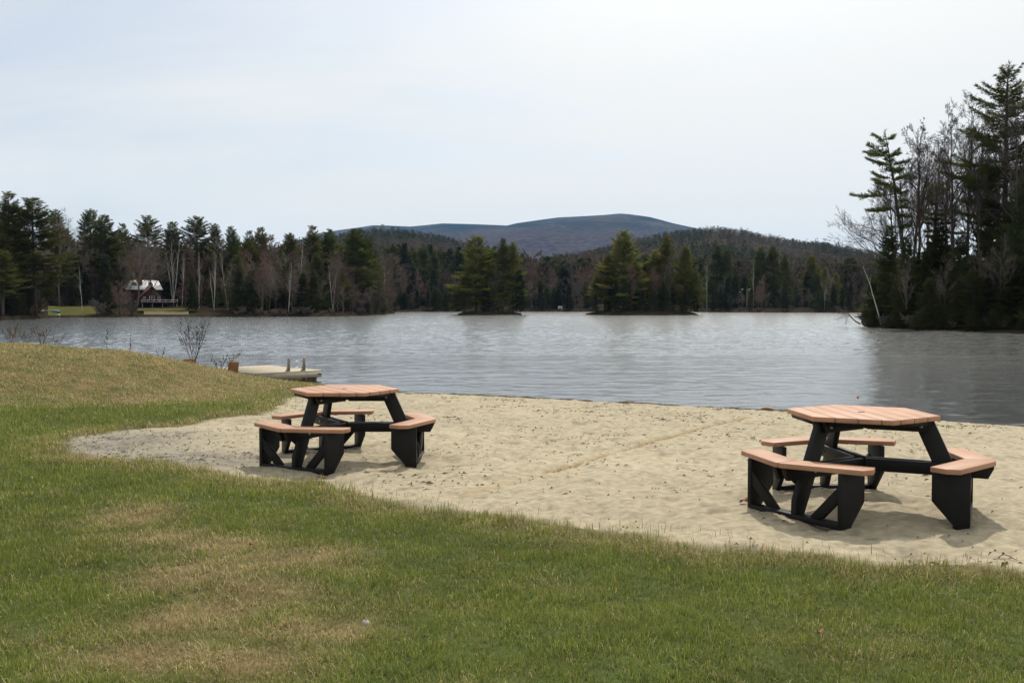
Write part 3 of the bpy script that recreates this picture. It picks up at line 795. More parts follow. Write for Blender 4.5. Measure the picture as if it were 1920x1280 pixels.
def bare(seed, H, h0=.35, nb=14, spread=(.5, .95), lens=.5, kids=(7, 5, 3), rt=.011, r00=.03, stems=1, lean=(0, 0), upb=.35, rmin=.012, bud=0.0, budsize=.16, stem_spread=.12, leader=1.0, taper=.45):
    rng = np.random.default_rng(seed); rd = random.Random(seed); tr = MB(); cr = MB(); buds = []; store = {}
    g = rd.gauss
    def nrm(x, y, z):
        l = math.sqrt(x * x + y * y + z * z) + 1e-9; return x / l, y / l, z / l
    def grow(p, d, L, r, lev):
        ns = 5 if lev == 1 else (4 if lev == 2 else 2)
        pts = [p]; q = p; st = L / ns
        for i in range(ns):
            d = nrm(d[0] + g(0, .13), d[1] + g(0, .13), d[2] + g(0, .13) + upb * .28)
            q = (q[0] + d[0] * st, q[1] + d[1] * st, q[2] + d[2] * st); pts.append(q)
        r1 = max(rmin * .6, r * .35)
        key = (lev == 1, ns + 1); e = store.setdefault(key, ([], [])); e[0].append(pts); e[1].append([r + (r1 - r) * i / ns for i in range(ns + 1)])
        if lev <= len(kids):
            for c in range(kids[lev - 1]):
                sv = rd.uniform(.2, 1.0); i = min(ns - 1, int(sv * ns)); fr = sv * ns - i
                a, b_ = pts[i], pts[i + 1]
                bp = tuple(a[m] * (1 - fr) + b_[m] * fr for m in range(3))
                t = nrm(b_[0] - a[0], b_[1] - a[1], b_[2] - a[2])
                x, y, z = g(0, 1), g(0, 1), g(0, 1); dt = x * t[0] + y * t[1] + z * t[2]
                sd = nrm(x - dt * t[0], y - dt * t[1], z - dt * t[2])
                an = rd.uniform(.4, .95); ca, sa = math.cos(an), math.sin(an)
                grow(bp, (t[0] * ca + sd[0] * sa, t[1] * ca + sd[1] * sa, t[2] * ca + sd[2] * sa), L * rd.uniform(.28, .52) * (1.15 - .45 * sv), max(rmin, r * taper * (1 - .4 * sv)), lev + 1)
        elif bud and rd.random() < bud:
            buds.append(q)
    for st in range(stems):
        tl = stem_spread if stems > 1 else 0
        a = st * 2 * PI / max(1, stems) + rng.uniform(-.5, .5)
        Hs = H * (1 if st == 0 else rng.uniform(.75, .97)); n = 10; t = np.linspace(0, 1, n)
        wob = np.cumsum(rng.normal(0, .008 * H, (n, 2)), 0) * .5; wob -= wob[0]
        ax = np.stack([wob[:, 0] + (lean[0] * t ** 1.2 + tl * math.cos(a) * t) * Hs, wob[:, 1] + (lean[1] * t ** 1.2 + tl * math.sin(a) * t) * Hs, t * Hs * leader], 1)
        r0 = rt * Hs + r00; tr.tube(ax, r0 * (1 - t) ** .85 + rmin, 7)
        for k in range(nb):
            f = h0 + (1 - h0) * ((k + rng.uniform(0, 1)) / nb)
            p = tuple(float(np.interp(f, t, ax[:, q])) for q in range(3))
            az = rng.uniform(0, 2 * PI) + k * 2.4; tilt = rng.uniform(*spread)
            d = (math.cos(az) * math.sin(tilt), math.sin(az) * math.sin(tilt), math.cos(tilt))
            L = lens * Hs * (1.12 - f) * rng.uniform(.6, 1.1) + .04 * H
            grow(p, d, L, r0 * (1 - f) ** .8 * .55 + rmin, 1)
    for (main, k), (ps, rs_) in store.items(): batch_tubes(tr if main else cr, ps, rs_, 5 if main else 3)
    if buds:
        B_ = np.array(buds); add_tris(cr, tufts(B_, np.tile([0, 0, 1.0], (len(B_), 1)), 3, budsize, budsize * .6, .9, rng))
    return tr, cr

PROTO = {}
def proto(kind, builders, H, wood, leaf):
    tr, cr = builders
    tm = tr.mesh(kind + '_wood', wood, True); cm = cr.mesh(kind + '_crown', leaf)
    j = MB(); 
    for src, mi in ((tr, 0), (cr, 1)):
        off = j.n
        j.v += src.v; j.f += [f + off for f in src.f]; j.m += [np.full(len(m), mi, int) for m in src.m]; j.n += src.n
    jm = j.mesh(kind + '_whole', [wood, leaf])
    PROTO.setdefault(kind, []).append((tm, cm, jm, H))
for s in range(4):
    proto('pine', conifer(100 + s, 22, h0=.16 + .06 * (s % 3), lmax=.20 + .02 * (s % 2), power=.62, per=5, irregular=.45, miss=.16, el0=.0, el1=.75), 22, M['pinebark'], M['pine'])
for s in range(2):
    proto('tall_pine', conifer(120 + s, 22, h0=.42, lmax=.185, power=.5, per=5, irregular=.5, miss=.22, el0=.05, el1=.7), 22, M['pinebark'], M['pine'])
for s in range(3):
    proto('ypine', conifer(130 + s, 19, h0=.08, lmax=.29, power=.66, per=5, irregular=.65, miss=.24, el0=.02, el1=.7, step=.40), 19, M['pinebark'], M['ypine'])
for s in range(3):
    proto('spruce', conifer(140 + s, 14, h0=.04, lmax=.16 + .03 * s, power=.8, gap=.5, per=5, irregular=.65, miss=.26, el0=-.25, el1=.5, droop=.15, tuftL=.40, tuftW=.07, step=.34, k=7), 14, M['pinebark'], M['spruce'])
for s in range(3):
    proto('hemlock', conifer(150 + s, 13, h0=.03, lmax=.27, power=.7, gap=.48, per=5, irregular=.7, miss=.24, el0=-.12, el1=.35, droop=.22, tuftL=.30, tuftW=.07, step=.34, k=7), 13, M['pinebark'], M['hemlock'])
for s in range(4):
    proto('bare', bare(160 + s, 18, h0=.22, nb=17, kids=(8, 6, 4), rt=.008, rmin=.010), 18, M['bark'], M['twig'])
for s in range(3):
    proto('maple', bare(170 + s, 14, h0=.12, nb=17, kids=(8, 6, 4), rt=.008, bud=.5, budsize=.13, lens=.55, rmin=.010), 14, M['bark'], M['redtwig'])
for s in range(3):
    proto('birch', bare(180 + s, 15, h0=.35, nb=10, kids=(5, 4, 2), stems=(1, 3, 2)[s], spread=(.3, .6), rt=.0055, lens=.36, stem_spread=.16, rmin=.010), 15, M['birch'], M['twig'])
for s in range(3):
    proto('shrub', bare(190 + s, 3.0, h0=.08, nb=7, kids=(6, 4, 3), stems=7, spread=(.3, .9), rt=.006, r00=.01, lens=.5, stem_spread=.45, rmin=.009, bud=.5, budsize=.09), 3, M['darktwig'], M['twig'])
NAMES = {'pine': 'pine_tree', 'tall_pine': 'pine_tree', 'ypine': 'pine_tree', 'spruce': 'spruce_tree', 'hemlock': 'hemlock_tree', 'bare': 'bare_tree', 'maple': 'maple_tree', 'birch': 'birch_tree', 'shrub': 'shrub'}
def plant(kind, p, H, label, group=None, var=None, wid=1.0, rz=None, tilt=(0, 0), parts=True, name=None):
    pr = PROTO[kind]; v = pr[random.randrange(len(pr)) if var is None else var % len(pr)]
    nm = name or NAMES[kind]; cat = 'shrub' if kind == 'shrub' else 'tree'
    s = H / v[3]
    rz = random.uniform(0, 2 * PI) if rz is None else rz
    if parts:
        r = bpy.data.objects.new(nm, None); r.empty_display_size = .5
        for pn, me in (('stems' if kind == 'shrub' else 'trunk', v[0]), ('twigs' if kind in ('shrub', 'bare', 'maple', 'birch') else 'crown', v[1])):
            c = bpy.data.objects.new(pn, me); COL.objects.link(c); c.parent = r
    else:
        r = bpy.data.objects.new(nm, v[2])
    COL.objects.link(r); r.location = p; r.rotation_euler = (tilt[0], tilt[1], rz); r.scale = (s * wid, s * wid, s)
    return tag(r, label, cat, group)

# ------------------------------------------------------------------ far land
def land(name, shore, rows, mat, kind='structure', wob=.3, seed=1, taper=(0, 0)):
    """a bank following a shoreline given as photo columns and rows; rows are (metres inland, height)"""
    px = np.arange(shore[0][0], shore[-1][0] + .1, 4.0)
    py = np.interp(px, [s[0] for s in shore], [s[1] for s in shore])
    D = CAMZ * FPX / (py - HOR)
    V = []; 
    for k, (dd, h) in enumerate(rows):
        DD = D + dd; X = (px - 960) / FPX * DD
        nz = (fbm(X * .08, DD * .08, 3, seed) - .5) * wob * min(1, max(0, h)) * 2
        tp = np.ones_like(px)
        if taper[0]: tp = tp * sstep(0, taper[0], px - px[0] + .5)
        if taper[1]: tp = tp * sstep(0, taper[1], px[-1] - px + .5)
        V.append(np.stack([X, DD, (np.full_like(X, h) + nz + .4) * tp - .4], 1))
    n = len(px); V = np.vstack(V); m = len(rows)
    i = np.arange(m - 1)[:, None] * n; j = np.arange(n - 1)[None, :]
    q = np.stack([i + j, i + j + 1, i + n + j + 1, i + n + j], -1).reshape(-1, 4)
    b = MB(); b.add(V, q); o = b.build(name, mat, smooth=True); tag(o, kind=kind)
    R = [r[0] for r in rows]; Hh = [r[1] for r in rows]
    def base(pxx, dd):
        d0 = CAMZ * FPX / (np.interp(pxx, [s[0] for s in shore], [s[1] for s in shore]) - HOR)
        return at(pxx, d0 + dd, float(np.interp(dd, R, Hh)) - .1)
    return base
LS = [(-420, 606), (-200, 603), (0, 599.5), (60, 598), (110, 595.5), (250, 594.2), (480, 594), (600, 593.5), (650, 592.5), (700, 590.5), (735, 588.3), (748, 586.4)]
left_bank = land('left_shore', LS, [(-1.5, -.4), (0, .05), (1.0, .45), (6, .8), (20, 1.3), (60, 3.0), (140, 6), (260, 12)], M['shore'], seed=5, taper=(0, 26))
CS = [(690, 584.5), (850, 584.6), (1000, 584.3), (1300, 585.2), (1450, 586), (1590, 586.2), (1800, 586.5), (2100, 587)]
far_bank = land('far_shore', CS, [(-2, -.5), (0, .1), (1.5, .6), (8, 1.2), (40, 3), (100, 6), (220, 12)], M['shore'], seed=6)
RS = [(1606, 609), (1613, 611.5), (1625, 613.5), (1660, 615.5), (1720, 618), (1800, 620), (1920, 623), (2100, 628), (2400, 640)]
right_bank = land('right_point', RS, [(-1.0, -.4), (0, .02), (.8, .18), (3, .55), (12, 1.4), (30, 2.4), (45, 1.2), (52, -.6)], M['shore'], seed=7, taper=(34, 0))
def islet(name, px0, px1, py, depth, h, seed):
    D = CAMZ * FPX / (py - HOR); c = at((px0 + px1) / 2, D + depth / 2, 0); rx = (px1 - px0) / 2 / FPX * D; ry = depth / 2
    b = MB(); n = 48; P = []; th = np.linspace(0, 2 * PI, n + 1)[:-1]; k = 1 + (vnoise(np.cos(th) * 2 + 5, np.sin(th) * 2 + seed, seed) - .5) * .25
    for f, z in ((1.05, -.5), (1.0, .05), (.95, .40), (.75, h * .8), (.4, h), (.0, h)):
        P.append(np.stack([c.x + rx * f * k * np.cos(th), c.y + ry * f * k * np.sin(th), np.full(n, z)], 1))
    q = [[i * n + j, i * n + (j + 1) % n, (i + 1) * n + (j + 1) % n, (i + 1) * n + j] for i in range(5) for j in range(n)]
    b.add(np.vstack(P), q); tag(b.build(name, M['shore'], smooth=True), kind='structure')
    def base(px, dd): return at(px, D + dd, h * .7)
    return base
isl1 = islet('pine_island', 855, 974, 590.6, 14, .9, 3)
isl2 = islet('wooded_island', 1097, 1312, 590.8, 22, 1.1, 9)

# far lawn and sand by the red house
def patch(name, pts, m, lift=.25):
    b = MB(); V = []
    for px, dd in pts:
        p = left_bank(px, dd); V.append((p.x, p.y, p.z + lift))
    nrow = len(pts) // 2
    b.add(V, [[i, i + 1, nrow + i + 1, nrow + i] for i in range(nrow - 1)])
    tag(b.build(name, m, smooth=True), kind='structure')
def bank_sheet(name, px0, px1, rows, m):
    pxs = np.arange(px0, px1 + .1, 6.0); V = []
    for dd, z in rows:
        for px in pxs:
            p = left_bank(px, dd); V.append((p.x, p.y, z if z is not None else p.z + .3))
    n = len(pxs); b = MB()
    b.add(V, [[i * n + j, i * n + j + 1, (i + 1) * n + j + 1, (i + 1) * n + j] for i in range(len(rows) - 1) for j in range(n - 1)])
    tag(b.build(name, m, smooth=True), kind='structure')
bank_sheet('far_lawn', 90, 180, [(.6, .2), (2, .55), (8, .95), (18, 1.6), (26, 2.1), (30, 1.9)], M['lawnfar'])
bank_sheet('far_beach', 270, 354, [(.5, .12), (2.5, .55), (5, .85), (8, 1.1)], M['sandfar'])
bank_sheet('house_lawn', 258, 366, [(7.5, 1.12), (9, 1.3), (14, 1.5), (22, 1.6)], M['lawnfar'])

# ------------------------------------------------------------------ hills and mountain
def hill(name, ridge, D0, Dr, z0, treeh, mat, seed, back=1.35, nrow=26, rough=1.0):
    px = np.arange(ridge[0][0], ridge[-1][0] + .1, 5.0)
    py = np.interp(px, [r[0] for r in ridge], [r[1] for r in ridge])
    zr = CAMZ + (HOR - py) / FPX * Dr - treeh
    V = []
    for k in range(nrow + 5):
        f = k / nrow
        DD = D0 + (Dr - D0) * f if f <= 1 else Dr + (Dr * back - Dr) * (f - 1) * nrow / 4
        X = (px - 960) / FPX * DD
        g = f ** 1.25 * (1.35 - .35 * f) if f <= 1 else max(0, 1 - ((f - 1) * nrow / 4) ** 1.5 * .9)
        nz = (fbm(X / Dr * 9, DD / Dr * 9, 4, seed) - .5) * rough * Dr * .035 * math.sin(PI * min(1, f))
        V.append(np.stack([X, np.full_like(X, DD), np.maximum(-2, z0 + (zr - z0) * g + nz)], 1))
    n = len(px); m = len(V); V = np.vstack(V)
    i = np.arange(m - 1)[:, None] * n; j = np.arange(n - 1)[None, :]
    q = np.stack([i + j, i + j + 1, i + n + j + 1, i + n + j], -1).reshape(-1, 4)
    b = MB(); b.add(V, q); tag(b.build(name, mat, smooth=True), kind='structure')
    G = V.reshape(m, n, 3)
    def sample(u, f):   # u 0..1 along, f 0..1.1 up the slope
        a = np.clip(u, 0, 1) * (n - 1.001); c = np.clip(f, 0, (m - 1.001) / nrow) * nrow
        ia = a.astype(int); ic = c.astype(int); fa = (a - ia)[:, None]; fc = (c - ic)[:, None]
        return (G[ic, ia] * (1 - fa) + G[ic, ia + 1] * fa) * (1 - fc) + (G[ic + 1, ia] * (1 - fa) + G[ic + 1, ia + 1] * fa) * fc
    return sample
def woods(name, P, H, con, label, seed, k=52, cols=None):
    """a far wood of small trees, each a cluster of ragged leaf or twig shards"""
    rng = np.random.default_rng(seed); n = len(P)
    u = rng.random((n, k)); a = rng.uniform(0, 2 * PI, (n, k)); rr = np.sqrt(rng.random((n, k)))
    Hn = H[:, None]; cn = con[:, None]
    R = np.where(cn, .23 * Hn * (1 - u) ** .8 + .02 * Hn, .30 * Hn * np.sqrt(np.clip(1 - ((u - .55) / .5) ** 2, .05, 1)))
    R = R * rr
    C = np.stack([P[:, 0:1] + R * np.cos(a), P[:, 1:2] + R * np.sin(a), P[:, 2:3] + u * Hn * np.where(cn, 1, .98)], -1)
    d = np.stack([np.cos(a), np.sin(a), np.where(cn, rng.uniform(-.4, .5, (n, k)), rng.uniform(.4, 1.8, (n, k)))], -1)
    d += rng.normal(0, .3, d.shape); d /= np.linalg.norm(d, axis=-1, keepdims=True)
    s = np.cross(d, rng.normal(0, 1, d.shape)); s /= np.linalg.norm(s, axis=-1, keepdims=True)
    Ln = (Hn * np.where(cn, .13, .15) * rng.uniform(.6, 1.3, (n, k)))[..., None]; W = (Hn * np.where(cn, .075, .045) * rng.uniform(.6, 1.3, (n, k)))[..., None]
    T = np.stack([C - s * W / 2, C + s * W / 2, C + d * Ln], 2).reshape(-1, 3)
    t = rng.random((n, 1)); t2 = rng.random((n, 1))
    cc = np.array([.026, .034, .018]) * (1 - t) + np.array([.048, .056, .023]) * t
    dc = np.array([.078, .066, .054]) * (1 - t) + np.array([.115, .088, .069]) * t
    if cols is not None: dc = dc * cols[:, None]
    c = np.where(con[:, None], cc, dc) * (.75 + .5 * t2)
    c = np.repeat(c, k * 3, axis=0)
    b = MB(); b.add(T, np.arange(len(T)).reshape(-1, 3), 0, c)
    o = b.build(name, M['woods']); tag(o, label, 'woods', kind='stuff')
LH = [(520, 470), (600, 448), (650, 431), (675, 426), (712, 424), (750, 425), (790, 430), (850, 442), (900, 456), (980, 478), (1060, 500)]
RH = [(1020, 490), (1090, 474), (1130, 462), (1180, 447), (1255, 432), (1300, 426), (1327, 421), (1365, 423), (1397, 429), (1437, 439), (1500, 449), (1550, 454), (1600, 464), (1700, 478), (1900, 500), (2200, 520)]
sL = hill('left_hill', LH, 480, 1250, 8, 12, M['hill'], 21, rough=.35)
sR = hill('right_hill', RH, 470, 1350, 8, 12, M['hill'], 22, rough=.45)
def hill_woods(name, smp, n, seed, label, conf=.38, hmin=6.5, hmax=11.5):
    rng = np.random.default_rng(seed); u = rng.random(n); f = rng.random(n) ** .8 * 1.04
    P = smp(u, f)
    cl = fbm(P[:, 0] / 90, P[:, 1] / 90, 3, seed)
    con = (cl + rng.normal(0, .13, n)) > (.62 - .25 * conf)
    H = rng.uniform(hmin, hmax, n) * np.where(con, 1.05, .95)
    H = np.where(rng.random(n) < .02, H * 1.35, H); P = P - np.array([0, 0, .3]); woods(name, P, H, con, label, seed)
hill_woods('left_hill_woods', sL, 5200, 31, 'mixed bare and evergreen woods covering the lower hill left of the mountain')
hill_woods('right_hill_woods', sR, 9500, 32, 'grey brown mixed woods covering the rounded hill on the right')
def valley_woods():
    rng = np.random.default_rng(33); n = 3000
    D = rng.uniform(395, 900, n); px = rng.uniform(690, 1320, n)
    P = np.stack([(px - 960) / FPX * D, D, 4 + (D - 430) * .032], 1)
    cl = fbm(px / 40, D / 80, 3, 34); con = cl + rng.normal(0, .1, n) > .48
    H = rng.uniform(13, 21, n); woods('valley_woods', P, H, con, 'dense mixed woods filling the low valley below the mountain', 35, k=70)
    b = MB(); b.poly([(-400, 400, 1), (500, 400, 1), (900, 1000, 21), (-700, 1000, 21)]); tag(b.build('valley_floor', M['hill']), kind='structure')
valley_woods()
MT1 = [(500, 470), (600, 436), (640, 430), (677, 425), (700, 421.5), (725, 422), (770, 424), (800, 421), (830, 418), (875, 419), (892, 419.5), (950, 422), (970, 417.5), (1005, 412.5), (1045, 407), (1105, 404), (1130, 402.5),
       (1162, 399.5), (1180, 401), (1217, 406), (1242, 412.5), (1260, 417.5), (1290, 424), (1340, 434), (1420, 450), (1550, 475), (1750, 510)]
hill('mountain', MT1, 3000, 7000, 60, 6, M['mountain'], 41, nrow=60, rough=.85)

# ------------------------------------------------------------------ the tree stands
def row_base(base, dd):
    return lambda px: base(px, dd)
def T(kind, base, px, dd, ytop, label, group=None, **kw):
    if base is left_bank and 'pine' in kind: kw['wid'] = kw.get('wid', 1) * 1.28
    p = base(px, dd); H = zrow(ytop, p.y) - p.z
    return plant(kind, p, H, label, group, **kw)
LB = left_bank
# left stand, the ones that stand out
T('pine', LB, 22, 12, 363, 'tallest dark pine at the far left edge of the photo', var=0, wid=1.0)
T('pine', LB, 66, 4, 374, 'broad dark pine whose boughs reach down to the water above the teal boat', var=1, wid=1.15)
T('pine', LB, 6, 2, 470, 'low bushy pine at the waterline in the left corner', var=2, wid=1.4)
T('pine', LB, 108, 40, 395, 'narrow pine just right of the two tall left corner pines', var=2, wid=.8)
T('tall_pine', LB, 172, 42, 396, 'tall pine with a pointed top above the grey bare trees left of the house', var=0, wid=.8)
T('pine', LB, 198, 36, 404, 'full dark pine standing behind the house to the left', var=3, wid=.95)
T('pine', LB, 232, 60, 420, 'slim pine top just left of the round topped pine', var=0, wid=.8)
T('tall_pine', LB, 280, 60, 406, 'round topped pine standing alone above the red house', var=1, wid=1.0)
T('pine', LB, 326, 50, 418, 'pine behind the white birches right of the red house', var=1, wid=.85)
T('tall_pine', LB, 372, 52, 409, 'broad flat topped pine right of the house, rising above the birches', var=0, wid=1.05)
T('pine', LB, 405, 58, 421, 'dark pine close right of the broad flat topped pine', var=2, wid=.75)
T('pine', LB, 437, 50, 425, 'small cone shaped pine on the left skyline', var=3, wid=.7)
T('pine', LB, 470, 45, 434, 'low pine top between two cone shaped pines on the left skyline', var=0, wid=.8)
T('pine', LB, 490, 52, 428, 'dark leaning topped pine left of the open sky notch', var=1, wid=.75)
T('pine', LB, 545, 40, 438, 'pale green pine with loose top beside the leaning white birch', var=2, wid=.9)
T('pine', LB, 588, 36, 425, 'pine with twin ragged tops on the left point', var=0, wid=1.0)
T('pine', LB, 617, 38, 430, 'pine close behind the twin topped pine', var=3, wid=.85)
T('pine', LB, 668, 12, 431, 'big dark pine with layered boughs on the tip of the left point', var=1, wid=1.15)
T('pine', LB, 690, 16, 448, 'smaller pine behind the layered pine on the left point', var=2, wid=1.0)
T('bare', LB, 135, 34, 408, 'tall grey bare tree left of the house', var=0, wid=1.0)
T('bare', LB, 112, 26, 420, 'grey bare tree close to the layered boughs of the waterside pine', var=1, wid=.9)
T('bare', LB, 160, 40, 425, 'pale grey bare tree behind the far lawn', var=2)
T('bare', LB, 258, 24, 440, 'wide bare tree spreading in front of the red house roof', var=3, wid=1.2)
T('bare', LB, 285, 34, 448, 'bare tree behind the chimney of the red house', var=0, wid=1.1)
T('bare', LB, 15, 28, 430, 'reddish brown bare tree behind the left corner pines', var=1)
T('birch', LB, 326, 40, 452, 'white birch with three forked stems beside the house deck', var=1, wid=.8)
T('birch', LB, 342, 40, 468, 'white birch leaning right beside the forked birch', var=2, wid=.7, tilt=(0, .08))
T('birch', LB, 374, 20, 476, 'slim single white birch between the house and the dark spruces', var=0, wid=.7)
T('birch', LB, 402, 16, 478, 'white birch clump with several stems left of the dark spruces', var=1, wid=.6)
T('birch', LB, 428, 18, 474, 'pale birch clump close to the dark spruces on the left shore', var=2, wid=.7)
T('birch', LB, 562, 14, 452, 'white birch stems showing high among the pines of the left point', var=0, wid=.7, tilt=(0, -.06))
T('birch', LB, 155, 10, 500, 'small leaning birch at the back of the far lawn', var=0, wid=.6, tilt=(0, .15))
T('spruce', LB, 138, 26, 498, 'dark spruce at the back of the far lawn', var=1, wid=.9)
T('maple', LB, 735, 8, 545, 'low reddish brown tree on the very tip of the left point', var=0, wid=1.2)
T('shrub', LB, 745, 2, 574, 'reddish shrub at the waterline on the tip of the left point', var=1, wid=1.6)
T('spruce', LB, 203, 2, 522, 'dark spruce at the water in front of the red house', var=0, wid=1.3)
T('maple', LB, 225, 2, 530, 'brown bare bushy tree at the water in front of the house', var=1, wid=1.2)
T('shrub', LB, 192, 1.5, 562, 'brown shrub at the water right of the far lawn', var=0, wid=1.6)
T('shrub', LB, 248, 1.5, 568, 'brown shrub at the water left of the far beach', var=2, wid=1.5)
T('spruce', LB, 308, 50, 478, 'dark green spruce right behind the house gable', var=2, wid=1.2)
# left stand, crowd
rs = random.Random(5)
def crowd(base, n, pxr, ddr, ytop, kinds, where, parts=True, jit=14, widr=(.85, 1.2)):
    words = {'pine': ('dark green pine crowded among %s', 'pines among %s'), 'tall_pine': ('dark green pine crowded among %s', 'pines among %s'),
             'ypine': ('yellowish green pine among %s', 'yellowish pines among %s'),
             'spruce': ('narrow dark spruce crowded among %s', 'spruces among %s'), 'hemlock': ('dark drooping hemlock crowded among %s', 'hemlocks among %s'),
             'bare': ('grey leafless tree crowded among %s', 'leafless trees among %s'), 'maple': ('reddish budding tree crowded among %s', 'reddish trees among %s'),
             'birch': ('thin white birch stem among %s', 'birches among %s'), 'shrub': ('leafless shrub along the water below %s', 'shrubs below %s')}
    for i in range(n):
        px = pxr[0] + (pxr[1] - pxr[0]) * (i + rs.random()) / n
        dd = rs.uniform(*ddr); k = rs.choice(kinds); yt = np.interp(px, [q[0] for q in ytop], [q[1] for q in ytop]) + rs.uniform(-4, jit)
        la, gr = words[k]
        T(k, base, px, dd, yt, la % where, gr % where, parts=parts, wid=rs.uniform(*widr))
wl = 'the trees on the left shore'
crowd(LB, 16, (440, 690), (2, 8), [(440, 500), (560, 505), (690, 520)], ['spruce', 'bare', 'hemlock', 'maple', 'hemlock'], 'the front row of the left point', jit=30)
crowd(LB, 22, (430, 700), (10, 26), [(430, 475), (560, 465), (700, 480)], ['spruce', 'pine', 'maple', 'bare', 'hemlock'], wl, jit=26)
crowd(LB, 24, (430, 720), (30, 70), [(430, 455), (560, 448), (700, 470)], ['pine', 'tall_pine', 'bare', 'pine', 'maple'], wl, jit=18)
crowd(LB, 14, (-10, 240), (34, 70), [(-10, 410), (240, 440)], ['bare', 'pine', 'bare', 'maple'], wl, jit=30)
crowd(LB, 10, (90, 250), (30, 46), [(90, 480), (250, 480)], ['maple', 'spruce', 'maple', 'hemlock'], wl, jit=40)
crowd(LB, 14, (230, 440), (38, 75), [(230, 452), (440, 455)], ['pine', 'bare', 'maple', 'bare'], wl, jit=24)
crowd(LB, 9, (340, 450), (6, 30), [(340, 520), (450, 510)], ['spruce', 'maple', 'hemlock'], wl, jit=30)
crowd(LB, 8, (-260, 20), (4, 40), [(-260, 380), (20, 430)], ['pine', 'spruce', 'bare'], 'the pines past the left edge', jit=40)
crowd(LB, 5, (-40, 60), (2, 10), [(-40, 500), (60, 500)], ['spruce', 'hemlock', 'hemlock'], 'the left corner pines', jit=40)
crowd(LB, 22, (440, 745), (.6, 1.8), [(440, 578), (745, 576)], ['shrub'], 'the left point', jit=8, widr=(1.2, 1.8))
crowd(LB, 6, (100, 185), (27, 30), [(100, 560), (185, 562)], ['shrub'], 'the back of the far lawn', jit=8, widr=(1.2, 1.8))

crowd(LB, 26, (-10, 250), (28, 60), [(-10, 470), (250, 480)], ['maple', 'bare', 'bare', 'spruce', 'hemlock'], wl, jit=60)
crowd(LB, 16, (330, 470), (30, 60), [(330, 490), (470, 490)], ['maple', 'bare', 'hemlock', 'spruce'], wl, jit=40)
crowd(LB, 26, (440, 725), (6, 40), [(440, 500), (725, 505)], ['maple', 'bare', 'hemlock', 'pine', 'spruce'], wl, jit=40)
crowd(LB, 16, (-20, 84), (1, 9), [(-20, 540), (84, 545)], ['hemlock', 'spruce', 'maple'], 'the left corner pines', jit=30)
crowd(LB, 22, (90, 440), (44, 64), [(90, 445), (260, 460), (440, 470)], ['bare', 'bare', 'maple'], wl, jit=40)
crowd(LB, 20, (440, 735), (4, 30), [(440, 480), (560, 475), (735, 520)], ['bare', 'bare', 'maple'], wl, jit=40)
crowd(LB, 4, (480, 730), (5, 18), [(480, 490), (730, 480)], ['birch'], wl, jit=40, widr=(.5, .8))
crowd(LB, 8, (206, 246), (3, 14), [(206, 536), (246, 556)], ['maple', 'bare'], 'the brush in front of the red house', jit=14, widr=(1.2, 1.6))
def back_woods(name, base, n, pxr, ddr, Hr, pc, label, seed, k=110):
    rng = np.random.default_rng(seed); P = []
    for i in range(n): P.append(tuple(base(rng.uniform(*pxr), rng.uniform(*ddr))))
    woods(name, np.array(P), rng.uniform(*Hr, n), rng.random(n) < pc, label, seed + 1, k=k)
back_woods('left_back_woods', LB, 520, (-120, 745), (75, 170), (9, 17), .35, 'dense brown and green woods filling in behind the trees of the left shore', 61)
crowd(LB, 9, (672, 742), (1.5, 9), [(672, 540), (742, 562)], ['hemlock', 'maple', 'shrub'], 'the tip of the left point', jit=14, widr=(1.2, 1.7))
# islands
T('ypine', isl1, 893, 7, 444, 'broad yellow green pine on the small island, its crown widest at the waterline', var=0, wid=1.3)
T('pine', isl1, 943, 8, 449, 'tall narrow pine right of the broad pine on the small island', var=1, wid=.8)
T('ypine', isl1, 962, 9, 456, 'yellow green pine at the right end of the small island', var=1, wid=.75)
T('ypine', isl1, 870, 8, 520, 'low young pine at the left end of the small island', var=2, wid=1.2)
T('bare', isl1, 928, 5, 500, 'pale bare trunks between the pines of the small island', var=1, wid=.5)
T('ypine', isl1, 915, 10, 468, 'yellow green pine close behind the broad pine on the small island', var=2, wid=1.1)
T('pine', isl1, 928, 12, 462, 'darker pine filling the gap between the two tallest pines of the small island', var=0, wid=.95)
T('ypine', isl1, 856, 9, 545, 'smallest pine at the left tip of the small island', var=1, wid=1.4)
T('spruce', isl1, 975, 8, 505, 'short dark spruce at the right end of the small island', var=0, wid=1.2)
T('spruce', isl1, 912, 4, 535, 'short dark spruce in front on the small island', var=1, wid=1.3)
T('ypine', isl2, 1168, 10, 434, 'tallest pine on the larger wooded island', var=1, wid=1.25)
T('ypine', isl2, 1250, 10, 443, 'slim pointed pine right of centre on the larger island', var=2, wid=.8)
T('ypine', isl2, 1284, 9, 462, 'layered yellow green pine at the right end of the larger island', var=0, wid=.85)
T('ypine', isl2, 1140, 12, 478, 'bushy pine left of the tallest pine on the larger island', var=0, wid=1.15)
T('ypine', isl2, 1192, 8, 492, 'low bushy pine just right of the tallest pine on the larger island', var=2, wid=1.2)
T('ypine', isl2, 1228, 12, 470, 'bushy pine just left of the slim pointed pine on the larger island', var=1, wid=1.0)
T('ypine', isl2, 1302, 10, 510, 'low pine at the right tip of the larger island', var=1, wid=1.3)
T('pine', isl2, 1118, 9, 520, 'low dark pine at the left tip of the larger island', var=2, wid=1.2)
T('pine', isl2, 1210, 14, 480, 'dark pine between the two tall pines of the larger island', var=3, wid=.9)
T('bare', isl2, 1256, 6, 468, 'pale bare trunk in front of the slim pine on the larger island', var=2, wid=.45)
T('maple', isl2, 1185, 5, 500, 'pinkish budding tree in front of the tallest island pine', var=2, wid=.8)
T('maple', isl2, 1225, 6, 505, 'pinkish bare tree in the middle of the larger island', var=0, wid=.8)
